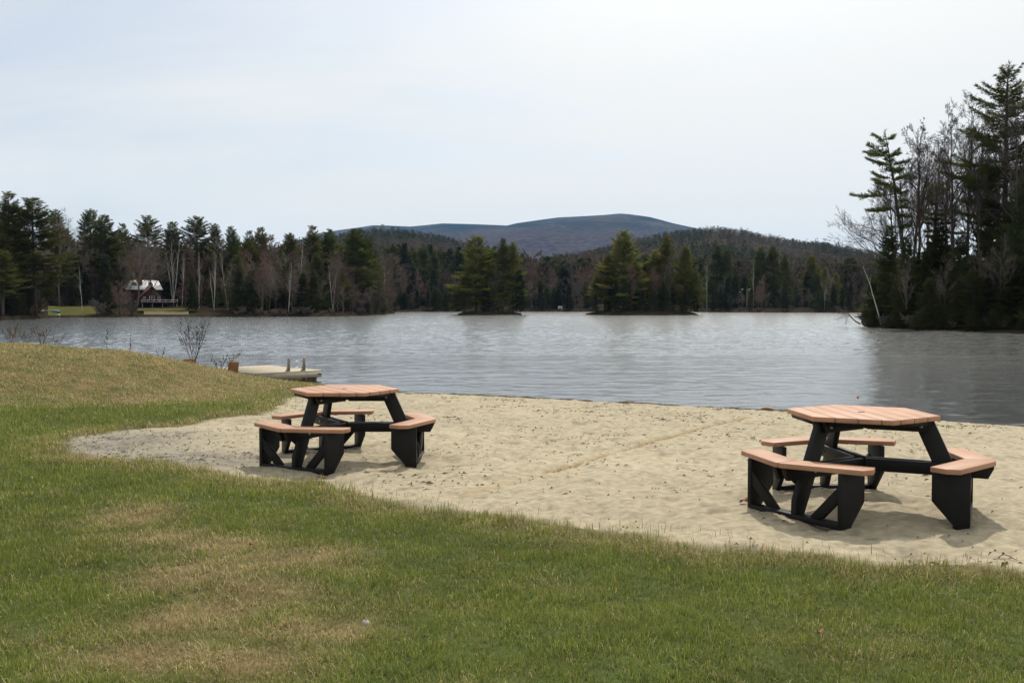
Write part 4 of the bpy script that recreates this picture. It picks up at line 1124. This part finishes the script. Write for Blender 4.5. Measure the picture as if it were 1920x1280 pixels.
crowd(isl2, 16, (1112, 1305), (3, 9), [(1112, 545), (1170, 520), (1240, 530), (1305, 545)], ['spruce', 'hemlock', 'spruce'], 'the larger island trees', jit=26)
crowd(isl2, 6, (1120, 1300), (12, 18), [(1120, 505), (1300, 500)], ['hemlock', 'pine', 'bare'], 'the larger island trees', jit=20)
crowd(isl2, 10, (1104, 1312), (1.2, 2.5), [(1104, 580), (1312, 581)], ['shrub'], 'the larger island trees', jit=5, widr=(1.3, 1.9))
crowd(isl1, 6, (858, 972), (1.2, 2.2), [(858, 581), (972, 582)], ['shrub'], 'the small island pines', jit=5, widr=(1.3, 1.9))

# far central shore
back_woods('far_shore_woods', far_bank, 900, (700, 1660), (45, 110), (9, 16), .4, 'dense brown and green woods filling in behind the trees of the far shore', 63)
FB = far_bank
wf = 'the trees on the far shore'
crowd(FB, 26, (735, 1110), (2, 10), [(735, 530), (900, 535), (1010, 528), (1110, 535)], ['spruce', 'hemlock', 'bare', 'spruce', 'maple'], 'the dark front row of the far shore', parts=False, jit=26)
crowd(FB, 34, (720, 1115), (12, 34), [(720, 500), (900, 508), (1000, 492), (1110, 495)], ['maple', 'maple', 'bare', 'maple', 'spruce'], wf, parts=False, jit=24)
crowd(FB, 22, (715, 880), (40, 80), [(715, 462), (800, 458), (880, 468)], ['pine', 'pine', 'spruce'], 'the tall pines left of the small island', parts=False, jit=12)
crowd(FB, 18, (960, 1130), (50, 90), [(960, 474), (1050, 480), (1130, 478)], ['pine', 'bare', 'maple', 'pine'], wf, parts=False, jit=16)
crowd(FB, 7, (740, 1600), (3, 20), [(740, 510), (1600, 515)], ['birch'], wf, parts=False, jit=30, widr=(.4, .7))
T('birch', FB, 1066, 5, 530, 'slim white birch leaning at the far shore between the islands', var=0, wid=.7, tilt=(0, .06))
T('birch', FB, 1325, 5, 500, 'slim white birch just right of the larger island', var=0, wid=.6)
T('birch', FB, 1412, 22, 490, 'white birch stem above the lakeside cabin', var=0, wid=.6)
T('birch', FB, 1545, 4, 536, 'white birch forked low near the right end of the far shore', var=2, wid=.7)
for px, yt, k, w_, la in ((1345, 462, 'pine', 1.0, 'dark pine right behind the larger island'), (1362, 470, 'pine', .9, 'second dark pine right of the larger island'), (1425, 465, 'pine', 1.0, 'broad pine above the lakeside cabin'),
                          (1448, 462, 'pine', .9, 'tallest pine right of the lakeside cabin'), (1470, 476, 'pine', .9, 'shorter pine right of the tallest cabin pine'), (1520, 480, 'ypine', 1.0, 'paler pine near the right end of the far shore'),
                          (1545, 502, 'ypine', 1.0, 'low yellowish pine near the right end of the far shore'), (1566, 512, 'ypine', .9, 'low pale pine next to the right point')):
    T(k, FB, px, 24 + (px % 7), yt, la, parts=False, wid=w_)
crowd(FB, 26, (1300, 1620), (2, 12), [(1300, 535), (1450, 540), (1620, 540)], ['spruce', 'hemlock', 'bare', 'maple', 'bare'], 'the dark front row right of the larger island', parts=False, jit=28)
crowd(FB, 30, (1300, 1640), (14, 50), [(1300, 505), (1450, 498), (1640, 515)], ['bare', 'pine', 'hemlock', 'bare', 'spruce'], 'the trees right of the larger island', parts=False, jit=26)
crowd(FB, 36, (735, 1130), (3, 22), [(735, 520), (1130, 520)], ['maple', 'hemlock', 'bare', 'spruce'], wf, parts=False, jit=34)
crowd(FB, 40, (1300, 1640), (3, 24), [(1300, 520), (1640, 528)], ['bare', 'hemlock', 'pine', 'spruce', 'maple'], 'the trees right of the larger island', parts=False, jit=34)
crowd(FB, 34, (735, 1600), (.8, 2.0), [(735, 578), (1600, 579)], ['shrub'], wf, parts=False, jit=5, widr=(1.4, 2.2))

# ------------------------------------------------------------------ right point
RB = right_bank
def special(name, builders, px, dd, label, leafm, wood, cat='tree', rz=0.0):
    tr, cr = builders; p = RB(px, dd)
    r = empty(name, p, rz, label, cat)
    tr.build('trunk', wood, r, smooth=True); cr.build('crown' if leafm in (M['pine'], M['hemlock'], M['spruce']) else 'twigs', leafm, r)
    return r
def hfor(px, dd, yt):
    p = RB(px, dd); return zrow(yt, p.y) - p.z
H = hfor(1705, 6, 250)
special('pine_tree', conifer(201, H, h0=.50, lmax=.135, power=.22, gap=1.15, per=4, el0=-.05, el1=.55, miss=.34, irregular=.6, tuftL=.34, tuftW=.06, k=10, lean=(-.145, 0), step=.30, oneside=PI, bare0=.25, trunk_r=.28), 1705, 6, 'leaning pine with flat one sided plumes, the leftmost tall tree of the right point', M['pine'], M['pinebark'])
H = hfor(1882, 10, 125)
special('pine_tree', conifer(202, H, h0=.36, lmax=.205, power=.62, gap=.62, per=5, el0=.15, el1=.75, miss=.30, irregular=.65, tuftL=.34, tuftW=.055, k=9, step=.32, bare0=.35, trunk_r=.36), 1882, 10, 'tallest pine of the right point, top near the upper right corner', M['pine'], M['pinebark'])
H = hfor(1752, 12, 345)
special('pine_tree', conifer(203, H, h0=.32, lmax=.17, power=.5, gap=1.1, per=4, el0=-.05, el1=.35, miss=.3, irregular=.6, tuftL=.32, tuftW=.06, k=9, step=.30, oneside=0.0, trunk_r=.26), 1752, 12, 'shorter pine with flat boughs among the bare trees of the right point', M['pine'], M['pinebark'])
BARES = [(1700, 7, 310, (-.05, 0), 'bare tree with long boughs spreading left over the water on the right point', 301, .36, (.95, 1.4), .50),
         (1722, 9, 258, (-.02, 0), 'tall bare tree just right of the leaning pine', 302, .4, (.35, .75), .38),
         (1742, 14, 285, (.03, 0), 'bare tree between the leaning pine and the forked bare tree', 303, .4, (.35, .75), .36),
         (1790, 8, 232, (-.04, 0), 'tall forked bare tree in the middle of the right point', 304, .38, (.4, .8), .42),
         (1812, 16, 205, (.02, 0), 'tallest bare tree, left of the tallest pine', 305, .42, (.35, .75), .38),
         (1846, 8, 300, (-.06, 0), 'bare tree leaning in front of the tallest pine', 306, .4, (.45, .85), .42),
         (1905, 7, 215, (-.02, 0), 'dark bare tree at the right edge of the photo', 307, .4, (.45, .9), .42),
         (1768, 20, 300, (0, 0), 'slender bare tree at the back of the right point', 308, .5, (.3, .6), .3),
         (1675, 12, 330, (-.04, 0), 'bare tree standing behind the leaning pine', 310, .35, (.5, 1.0), .42),
         (1712, 18, 270, (.02, 0), 'slender bare tree in the gap right of the leaning pine', 311, .35, (.35, .75), .36),
         (1828, 12, 235, (.03, 0), 'bare tree close left of the tallest pine trunk', 312, .35, (.4, .85), .4),
         (1870, 18, 240, (-.03, 0), 'bare tree hidden behind the tallest pine', 313, .35, (.4, .85), .4),
         (1932, 16, 160, (0, 0), 'bare tree just past the right edge behind the tallest pine', 309, .4, (.4, .8), .4)]
for px, dd, yt, ln, la, sd, h0, spr, lens in BARES:
    special('bare_tree', bare(sd, hfor(px, dd, yt), h0=h0, nb=14, spread=(spr[0] * 1.05, spr[1] * 1.15), lens=lens * 1.15, kids=(9, 7, 6), rt=.0085, lean=ln, rmin=.0095, upb=.45, taper=.42), px, dd, la, M['duskytwig'], M['pinebark'])
special('birch_tree', bare(320, 6.4, h0=.66, nb=6, spread=(.3, .7), lens=.16, kids=(6, 4, 3), rt=.007, r00=.02, lean=(-.30, -.05), rmin=.009, leader=.88), 1652, 1.5, 'white birch leaning left over the water at the tip of the right point', M['duskytwig'], M['birch'])
wr = 'the dark trees of the right point'
crowd(RB, 9, (1613, 1665), (.8, 6), [(1613, 578), (1665, 555)], ['hemlock', 'hemlock', 'shrub'], 'the tip of the right point', jit=16, widr=(1.2, 1.8))
for px, dd, yt, k, w_, la in ((1636, 3, 520, 'hemlock', 1.0, 'low dark hemlock at the tip of the right point'), (1664, 5, 425, 'hemlock', .75, 'dark hemlock behind the leaning birch'), (1700, 5, 445, 'hemlock', .8, 'dark hemlock under the leaning pine'),
                              (1735, 6, 470, 'hemlock', .9, 'dark hemlock below the flat boughed pine'), (1760, 10, 425, 'spruce', 1.1, 'dark spruce beside the flat boughed pine'), (1800, 7, 440, 'hemlock', .8, 'dark hemlock below the forked bare tree'),
                              (1850, 9, 345, 'hemlock', .62, 'tall dark hemlock left of the tallest pine trunk'), (1885, 8, 380, 'hemlock', .75, 'dark hemlock in front of the tallest pine'), (1915, 6, 330, 'hemlock', .7, 'tall dark hemlock at the right edge of the photo'), (1945, 8, 300, 'hemlock', .7, 'tall dark hemlock just outside the right edge')):
    T(k, RB, px, dd, yt, la, wid=w_)
crowd(RB, 22, (1625, 2000), (.3, 1.4), [(1625, 590), (1750, 580), (2000, 585)], ['hemlock'], 'the water edge of the right point', jit=14, widr=(1.5, 2.1))
crowd(RB, 20, (1632, 2010), (1.5, 4.5), [(1632, 545), (1700, 520), (1900, 500), (2010, 480)], ['hemlock', 'hemlock', 'spruce'], wr, jit=40, widr=(1.0, 1.3))
crowd(RB, 20, (1640, 2060), (8, 24), [(1640, 480), (1720, 460), (1900, 420), (2060, 400)], ['hemlock', 'spruce', 'hemlock'], wr, jit=50)
crowd(RB, 9, (1960, 2400), (5, 25), [(1960, 220), (2400, 200)], ['bare', 'pine', 'tall_pine'], 'the trees past the right edge', jit=90)
crowd(RB, 12, (1618, 1900), (.5, 1.2), [(1618, 596), (1680, 590), (1900, 600)], ['shrub'], 'the right point hemlocks', jit=8, widr=(1.0, 1.5))
crowd(RB, 4, (1690, 1900), (1.5, 4), [(1650, 500), (1720, 440), (1910, 400)], ['bare'], 'the dark trees in front on the right point', jit=60, widr=(.6, .9))
crowd(RB, 10, (1668, 1930), (9, 26), [(1668, 330), (1720, 285), (1800, 250), (1930, 240)], ['bare'], 'the tall pines of the right point', jit=50, widr=(.8, 1.1))
# fallen limb reaching into the lake from the tip of the point
fl = MB(); p0 = RB(1613, .3)
pts = [p0 + Vector((0, 0, .25)), p0 + Vector((-.6, -.2, .55)), p0 + Vector((-1.2, -.3, 1.1)), p0 + Vector((-1.45, -.3, 1.7))]
fl.tube([tuple(q) for q in pts], [.075, .065, .05, .03], 6)
rr_ = np.random.default_rng(9)
for k in range(11):
    a = np.array(pts[2] * (1 - k / 10) + pts[3] * (k / 10)); d = unit(np.array([-1.0, rr_.normal(0, .3), rr_.uniform(-1.0, .1)]))
    q = [a]
    for i in range(4): d = unit(d + rr_.normal(0, .25, 3)); q.append(q[-1] + d * rr_.uniform(.25, .45))
    fl.tube(q, np.linspace(.022, .008, 5), 4, cap=False)
    for i in range(1, 4):
        e = unit(d + rr_.normal(0, .8, 3)); fl.tube([q[i], q[i] + e * .3, q[i] + e * .5 + np.array([0, 0, -.05])], [.01, .008, .006], 3, cap=False)
tag(fl.build('fallen_limb', M['darktwig']), 'dark fallen limb reaching over the water at the tip of the right point', 'branch')

# ------------------------------------------------------------------ bare shrub and sprigs on the near bank
def sprig(px, D, H, seed, label, name='shrub', stems=4, nb=7, kids=(4, 3, 2), ss=.35, spread=(.25, .7), lens=.42, rt=.006, rmin=.0035, lean=(0, 0), group=None, m='darktwig'):
    x = (px - 960) / FPX * D; z = ground_z(x, D)
    tr, cr = bare(seed, H, h0=.25, nb=nb, kids=kids, stems=stems, stem_spread=ss, spread=spread, lens=lens, rt=rt, r00=0.0, rmin=rmin, lean=lean, bud=.1, budsize=.01)
    if H < .8 or stems == 1:
        off = tr.n; tr.v += cr.v; tr.f += [f + off for f in cr.f]; tr.m += cr.m; tr.n += cr.n
        o = tr.build('bare_sprig', M[m]); o.location = (x, D, z - .03); tag(o, label, 'shrub', group); return
    r = empty(name, (x, D, z - .03), 0, label, 'shrub', group)
    tr.build('stems', M[m], r); cr.build('twigs', M[m], r)
sprig(362, 22.8, 1.18, 401, 'leafless dark shrub with several stems on the bank left of the dock', stems=5, nb=8, kids=(5, 3, 2), ss=.34, rt=.0055, spread=(.35, .9), lens=.5, rmin=.0026)
sprig(412, 23.6, .55, 402, 'low leafless shrub with fine twigs directly left of the dock', stems=7, nb=5, kids=(4, 3, 2), ss=.8, lean=(.25, 0), spread=(.4, 1.0), rmin=.0024, rt=.005)
sprig(18, 21.2, .5, 403, 'thin leafless sprigs on the mound crest at the far left edge', stems=4, nb=5, ss=.5, m='redtwig')
sprig(48, 21.4, .42, 404, 'thin leafless sprigs on the mound crest, second from the left edge', stems=3, nb=4, ss=.5, m='redtwig')
sprig(78, 21.4, .48, 405, 'thin upright reddish sprigs on the mound crest', stems=5, nb=3, ss=.4, m='redtwig')
sprig(105, 21.4, .36, 406, 'short leaning sprig on the mound crest right of the reddish sprigs', stems=2, nb=3, ss=.5, lean=(.3, 0), m='redtwig')
sprig(200, 22.0, .6, 407, 'single thin tall sprig alone on the mound crest', stems=1, nb=5, lens=.2, rt=.004)
sprig(244, 22.3, .55, 408, 'thin single sprig on the bank between the lone tall sprig and the shrub', stems=1, nb=4, lens=.2, rt=.004)
sprig(300, 22.6, .35, 409, 'small thin sprig on the bank just left of the big shrub', stems=2, nb=3, lens=.3, rt=.004)

# ------------------------------------------------------------------ buildings and boats on the far left shore
def house():
    D = 216.0; p = at(262, D + 3, 1.1)
    root = empty('red_house', p, math.radians(38), 'dark red house with pale metal roof, brick chimney and white railed deck', 'house')
    def gable(b, x0, x1, y0, y1, ze, zr, z0=0.0):
        ym = (y0 + y1) / 2
        prof = [(y0, z0), (y1, z0), (y1, ze), (ym, zr), (y0, ze)]
        b.prism([(x0, y, z) for y, z in prof], (x1 - x0, 0, 0))
    w = MB(); gable(w, -4.2, 4.6, -3.2, 3.2, 5.3, 7.45); w.build('main_wall', M['redwall'], root)
    for sg, mname in ((-1, 'metalroof'), (1, 'metalroof')):
        r = MB(); y0, y1 = sg * 3.7, 0.0; z0, z1 = 5.3 - .17, 7.5
        q = [(-4.6, y0, z0), (5.0, y0, z0), (5.0, y1, z1), (-4.6, y1, z1)]
        if sg > 0: q = q[::-1]
        r.prism(q, (0, 0, .16)); ro = r.build('roof', M[mname], root)
        if sg < 0:
            for xx in (-2.2, 2.0):
                sk = MB(); sk.prism([(xx, -2.3, 6.28), (xx + .9, -2.3, 6.28), (xx + .9, -1.2, 6.92), (xx, -1.2, 6.92)], (0, -.08, .16)); sk.build('skylight', M['glass'], ro)
            ch = MB(); ch.box((-.3, -1.5, 7.3), (1.0, 1.0, 2.6)); ch.box((-.3, -1.5, 8.65), (.7, .7, .25)); ch.build('chimney', M['brick'], ro)
    # front gable wing
    g = MB(); xm, hw = 1.3, 4.0
    prof = [(xm - hw, 0), (xm + hw, 0), (xm + hw, 2.0), (xm, 5.9), (xm - hw, 2.0)]
    g.prism([(x, -6.0, z) for x, z in prof], (0, 2.9, 0)); g.build('gable_wall', M['redwall'], root)
    for sg in (1, -1):
        rf = MB(); q = [(xm + sg * (hw + .5), -6.4, 1.6), (xm, -6.4, 6.05), (xm, -2.9, 6.05), (xm + sg * (hw + .5), -2.9, 1.6)]
        if sg < 0: q = q[::-1]
        rf.prism(q, (0, 0, .16)); rf.build('wing_roof', M['redroof'], root)
    for cx, ww, z0, z1 in ((-.6, .75, 2.35, 3.45), (1.35, 1.35, 2.1, 3.6), (3.2, .75, 2.35, 3.45)):
        wn = MB(); t = .11
        for (bx, bz, bw, bh) in ((cx, z0 + t / 2, ww, t), (cx, z1 - t / 2, ww, t), (cx - ww / 2 + t / 2, (z0 + z1) / 2, t, z1 - z0 - 2 * t), (cx + ww / 2 - t / 2, (z0 + z1) / 2, t, z1 - z0 - 2 * t), (cx, (z0 + z1) / 2, .07, z1 - z0 - 2 * t)):
            wn.box((bx, -6.05, bz), (bw, .12, bh))
        wo = wn.build('window', M['white'], root)
        pn = MB(); pn.box((cx, -6.01, (z0 + z1) / 2), (ww - .1, .05, z1 - z0 - .1)); pn.build('pane', M['glass'], wo)
    dk = MB(); dk.box((2.4, -7.5, 1.85), (9.4, 2.9, .16)); dk.build('deck', M['redwall'], root)
    rl = MB()
    for zz in (2.15, 2.62): rl.box((2.4, -8.93, zz), (9.4, .08, .13))
    for xx in np.linspace(-2.2, 7.0, 7): rl.box((xx, -8.99, 2.3), (.12, .1, .85))
    for zz in (2.15, 2.62): rl.box((7.06, -7.5, zz), (.08, 2.76, .13))
    rl.build('railing', M['white'], root)
    for xx in (-1.9, .6, 3.2, 6.9):
        ps = MB(); ps.box((xx, -8.7, .85), (.18, .18, 1.85)); ps.build('deck_post', M['greywood'], root)
    dr = MB(); dr.box((2.2, -6.02, .9), (3.0, .06, 1.6)); dr.build('under_deck_shade', M['dark'], root)  # flat dark panel standing in for the shaded void under the deck
house()
for o_ in bpy.data.objects:
    if o_.name == 'red_house': o_.scale = (.86, .86, .90)
def small_house(px, D, z, w, dpt, he, hr, rz, wall, roof, name, label, win=1):
    p = at(px, D, z); root = empty(name, p, rz, label, 'house')
    b = MB(); b.prism([(-w / 2, -dpt / 2, 0), (-w / 2, dpt / 2, 0), (-w / 2, dpt / 2, he), (-w / 2, 0, hr), (-w / 2, -dpt / 2, he)][::-1], (w, 0, 0)); b.build('wall', M[wall], root)
    for sg in (1, -1):
        r = MB(); q = [(-w / 2 - .4, sg * (dpt / 2 + .5), he - .25), (w / 2 + .4, sg * (dpt / 2 + .5), he - .25), (w / 2 + .4, 0, hr + .03), (-w / 2 - .4, 0, hr + .03)]
        if sg > 0: q = q[::-1]
        r.prism(q, (0, 0, .15)); r.build('roof', M[roof], root)
    for k in range(win):
        xx = -w / 4 + k * w / 2.2
        f = MB(); f.box((xx, -dpt / 2 - .02, he * .62), (1.1, .1, .9)); fo = f.build('window', M['white'], root)
        g = MB(); g.box((xx, -dpt / 2 - .06, he * .62), (.85, .06, .66)); g.build('pane', M['glass'], fo)
    return root
small_house(351, 238, 3.0, 5.5, 5, 2.6, 4.4, .15, 'brick', 'rust', 'brown_house', 'small brown house half hidden behind the birches right of the red house')
c_ = small_house(1402, 350, 5.0, 4.5, 4, 2.2, 3.2, -.5, 'greywood', 'greyroof', 'lakeside_cabin', 'grey lakeside cabin with a pale roof edge in the dark trees of the far shore', win=2)
st = MB()
for xx in (-2.6, 2.6):
    for yy in (-2.0, 2.0): st.box((xx, yy, -1.6), (.25, .25, 3.2))
st.build('stilts', M['greywood'], c_)
def hull(px, D, z, L, W, Hh, m, label, over=False, rz=0.0, name='rowing_boat'):
    b = MB(); n = 9; P = []; k = 7
    for i in range(n):
        t = i / (n - 1); wd = W / 2 * (1 - abs(2 * t - 1) ** 2.4) + .06; sh = Hh * (1 + .25 * (2 * t - 1) ** 2)
        for j in range(k):
            a = PI * j / (k - 1); y = -math.cos(a) * wd; zz = sh - math.sin(a) ** .6 * Hh * .95
            P.append((L * (t - .5), y, (Hh * 1.25 - zz) if over else zz))
    b.add(P, [[i * k + j, i * k + j + 1, (i + 1) * k + j + 1, (i + 1) * k + j] for i in range(n - 1) for j in range(k - 1)])
    o = b.build(name, m, smooth=True); so = o.modifiers.new('thick', 'SOLIDIFY'); so.thickness = .05
    o.location = at(px, D, z); o.rotation_euler = (0, 0, rz); return tag(o, label, 'boat', None)
hull(98, 176.5, .75, 2.6, 1.1, .5, M['teal'], 'overturned teal boat on the far lawn edge under the dark pine', True, .15)
hull(100, 172.5, .02, 2.4, 1.0, .55, M['white'], 'small white boat at the water below the teal boat', False, .05)
hull(82, 180, .85, 1.2, .8, .35, M['white'], 'small pale overturned boat left of the teal boat', True, .3, name='dinghy')
# pale lawn chairs on the far shore between the islands
for k, (px, s, la) in enumerate(((1048, 1.0, 'pale lawn chair at the far shore, left of a pair'), (1053, .9, 'pale lawn chair at the far shore, right of a pair'))):
    p = FB(px, 1.4); r = empty('lawn_chair', (p.x, p.y, p.z + .35), .4 * k, la, 'chair', 'pale lawn chairs on the far shore')
    bk = MB(); bk.prism([(-.3, .1, .4), (.3, .1, .4), (.35, .45, 1.25), (-.35, .45, 1.25)], (0, .05, 0)); bk.build('backrest', M['white'], r)
    se = MB(); se.box((0, -.15, .4), (.6, .6, .06)); se.build('seat', M['white'], r)
    for xx in (-.28, .28):
        lg = MB(); lg.box((xx, -.4, .2), (.07, .07, .4)); lg.build('leg', M['white'], r)
        lg = MB(); lg.box((xx, .15, .2), (.07, .07, .36)); lg.build('leg', M['white'], r)

# ------------------------------------------------------------------ light, sky, air
SUN_EL, SUN_AZ = math.radians(50), math.radians(14)       # azimuth right of the view direction
w = bpy.data.worlds.new('World'); sc.world = w; w.use_nodes = True
nt = w.node_tree; nt.nodes.clear()
out = nt.nodes.new('ShaderNodeOutputWorld'); bg = nt.nodes.new('ShaderNodeBackground'); bg.inputs['Strength'].default_value = .1
sky = nt.nodes.new('ShaderNodeTexSky'); sky.sky_type = 'NISHITA'; sky.sun_disc = False
sky.sun_elevation = SUN_EL; sky.sun_rotation = SUN_AZ; sky.air_density = 1.0; sky.dust_density = 2.0
tc = nt.nodes.new('ShaderNodeTexCoord'); sep = nt.nodes.new('ShaderNodeSeparateXYZ'); nt.links.new(tc.outputs['Generated'], sep.inputs[0])
# thin high cloud: noise on a dome flattened towards the horizon
mz = N(nt, 'ShaderNodeMath', operation='ADD'); mz.inputs[1].default_value = .22; nt.links.new(sep.outputs['Z'], mz.inputs[0])
mm = N(nt, 'ShaderNodeMath', operation='MAXIMUM'); mm.inputs[1].default_value = .08; nt.links.new(mz.outputs[0], mm.inputs[0])
vd = N(nt, 'ShaderNodeVectorMath', operation='DIVIDE'); cb = N(nt, 'ShaderNodeCombineXYZ')
for k in range(3): nt.links.new(mm.outputs[0], cb.inputs[k])
nt.links.new(tc.outputs['Generated'], vd.inputs[0]); nt.links.new(cb.outputs[0], vd.inputs[1])
mp = N(nt, 'ShaderNodeMapping'); mp.inputs['Scale'].default_value = (.55, 1.1, 1.0); mp.inputs['Location'].default_value = (.4, .1, 0); nt.links.new(vd.outputs[0], mp.inputs[0])
n1 = N(nt, 'ShaderNodeTexNoise'); n1.inputs['Scale'].default_value = 1.3; n1.inputs['Detail'].default_value = 7; n1.inputs['Roughness'].default_value = .52; n1.inputs['Distortion'].default_value = .4
nt.links.new(mp.outputs[0], n1.inputs['Vector'])
cov = N(nt, 'ShaderNodeMapRange'); cov.inputs['From Min'].default_value = .36; cov.inputs['From Max'].default_value = .60
cov.inputs['To Min'].default_value = .46; cov.inputs['To Max'].default_value = .97
nt.links.new(n1.outputs['Fac'], cov.inputs['Value'])
# the veil is thicker towards the right of the view
mx_ = N(nt, 'ShaderNodeMapRange'); mx_.inputs['From Min'].default_value = -.40; mx_.inputs['From Max'].default_value = .25; mx_.inputs['To Min'].default_value = 0; mx_.inputs['To Max'].default_value = .26
nt.links.new(sep.outputs['X'], mx_.inputs['Value'])
ad = N(nt, 'ShaderNodeMath', operation='ADD', use_clamp=True); nt.links.new(cov.outputs[0], ad.inputs[0]); nt.links.new(mx_.outputs[0], ad.inputs[1])
cm = N(nt, 'ShaderNodeMixRGB'); cm.inputs[2].default_value = (7.85, 7.9, 7.72, 1)
nt.links.new(ad.outputs[0], cm.inputs[0]); nt.links.new(sky.outputs[0], cm.inputs[1])
# brighter veil of cloud round the sun, above the frame
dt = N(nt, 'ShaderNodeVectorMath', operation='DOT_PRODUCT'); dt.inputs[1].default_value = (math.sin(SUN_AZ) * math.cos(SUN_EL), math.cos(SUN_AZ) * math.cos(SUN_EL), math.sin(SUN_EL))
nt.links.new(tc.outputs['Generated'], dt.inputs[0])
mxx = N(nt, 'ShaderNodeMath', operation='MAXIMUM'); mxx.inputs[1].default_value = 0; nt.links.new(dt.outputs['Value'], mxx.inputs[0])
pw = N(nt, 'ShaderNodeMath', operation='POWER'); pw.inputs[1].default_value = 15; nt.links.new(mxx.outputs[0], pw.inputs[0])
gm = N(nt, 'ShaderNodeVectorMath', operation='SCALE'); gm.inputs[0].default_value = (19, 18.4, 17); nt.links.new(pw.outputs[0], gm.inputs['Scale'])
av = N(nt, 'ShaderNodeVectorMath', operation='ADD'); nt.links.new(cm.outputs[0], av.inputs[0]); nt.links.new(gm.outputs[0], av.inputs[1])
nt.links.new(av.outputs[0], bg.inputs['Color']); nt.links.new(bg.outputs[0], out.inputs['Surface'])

sl = bpy.data.lights.new('sun', 'SUN'); sl.energy = 3.2; sl.angle = math.radians(1.5); sl.color = (1, .93, .81)
so = bpy.data.objects.new('sun', sl); COL.objects.link(so)
dv = Vector((math.sin(SUN_AZ) * math.cos(SUN_EL), math.cos(SUN_AZ) * math.cos(SUN_EL), math.sin(SUN_EL)))
so.rotation_euler = dv.to_track_quat('Z', 'Y').to_euler(); so.location = dv * 50

HAZE = True
if HAZE:
    hz = MB(); hz.box((0, 4700, 350), (9000, 11000, 712))
    m, nt, out = new_mat('thin_haze'); pv = nt.nodes.new('ShaderNodeVolumePrincipled')
    pv.inputs['Color'].default_value = (.30, .58, 1, 1); pv.inputs['Density'].default_value = 3.7e-5; pv.inputs['Anisotropy'].default_value = .2
    nt.links.new(pv.outputs[0], out.inputs['Volume'])
    tag(hz.build('haze', m), 'thin bluish air between the lake and the mountain', 'haze', kind='stuff')

# ------------------------------------------------------------------ camera and view
cam = bpy.data.cameras.new('camera'); co = bpy.data.objects.new('camera', cam); COL.objects.link(co); sc.camera = co
cam.sensor_width = 36; cam.lens = 36 * FPX / 1920; cam.clip_start = .1; cam.clip_end = 30000
co.location = (0, 0, CAMZ); co.rotation_euler = (PI / 2 + math.atan((HOR - 640) / FPX), 0, 0)
vs = sc.view_settings; vs.view_transform = 'Standard'; vs.look = 'None'; vs.exposure = .2; vs.gamma = 1; vs.use_curve_mapping = False
sc.render.resolution_x = 1024; sc.render.resolution_y = 682
sc.cycles.use_denoising = True
sc.cycles.max_bounces = 6; sc.cycles.transparent_max_bounces = 4; sc.cycles.volume_bounces = 0
sc.cycles.sample_clamp_indirect = 6
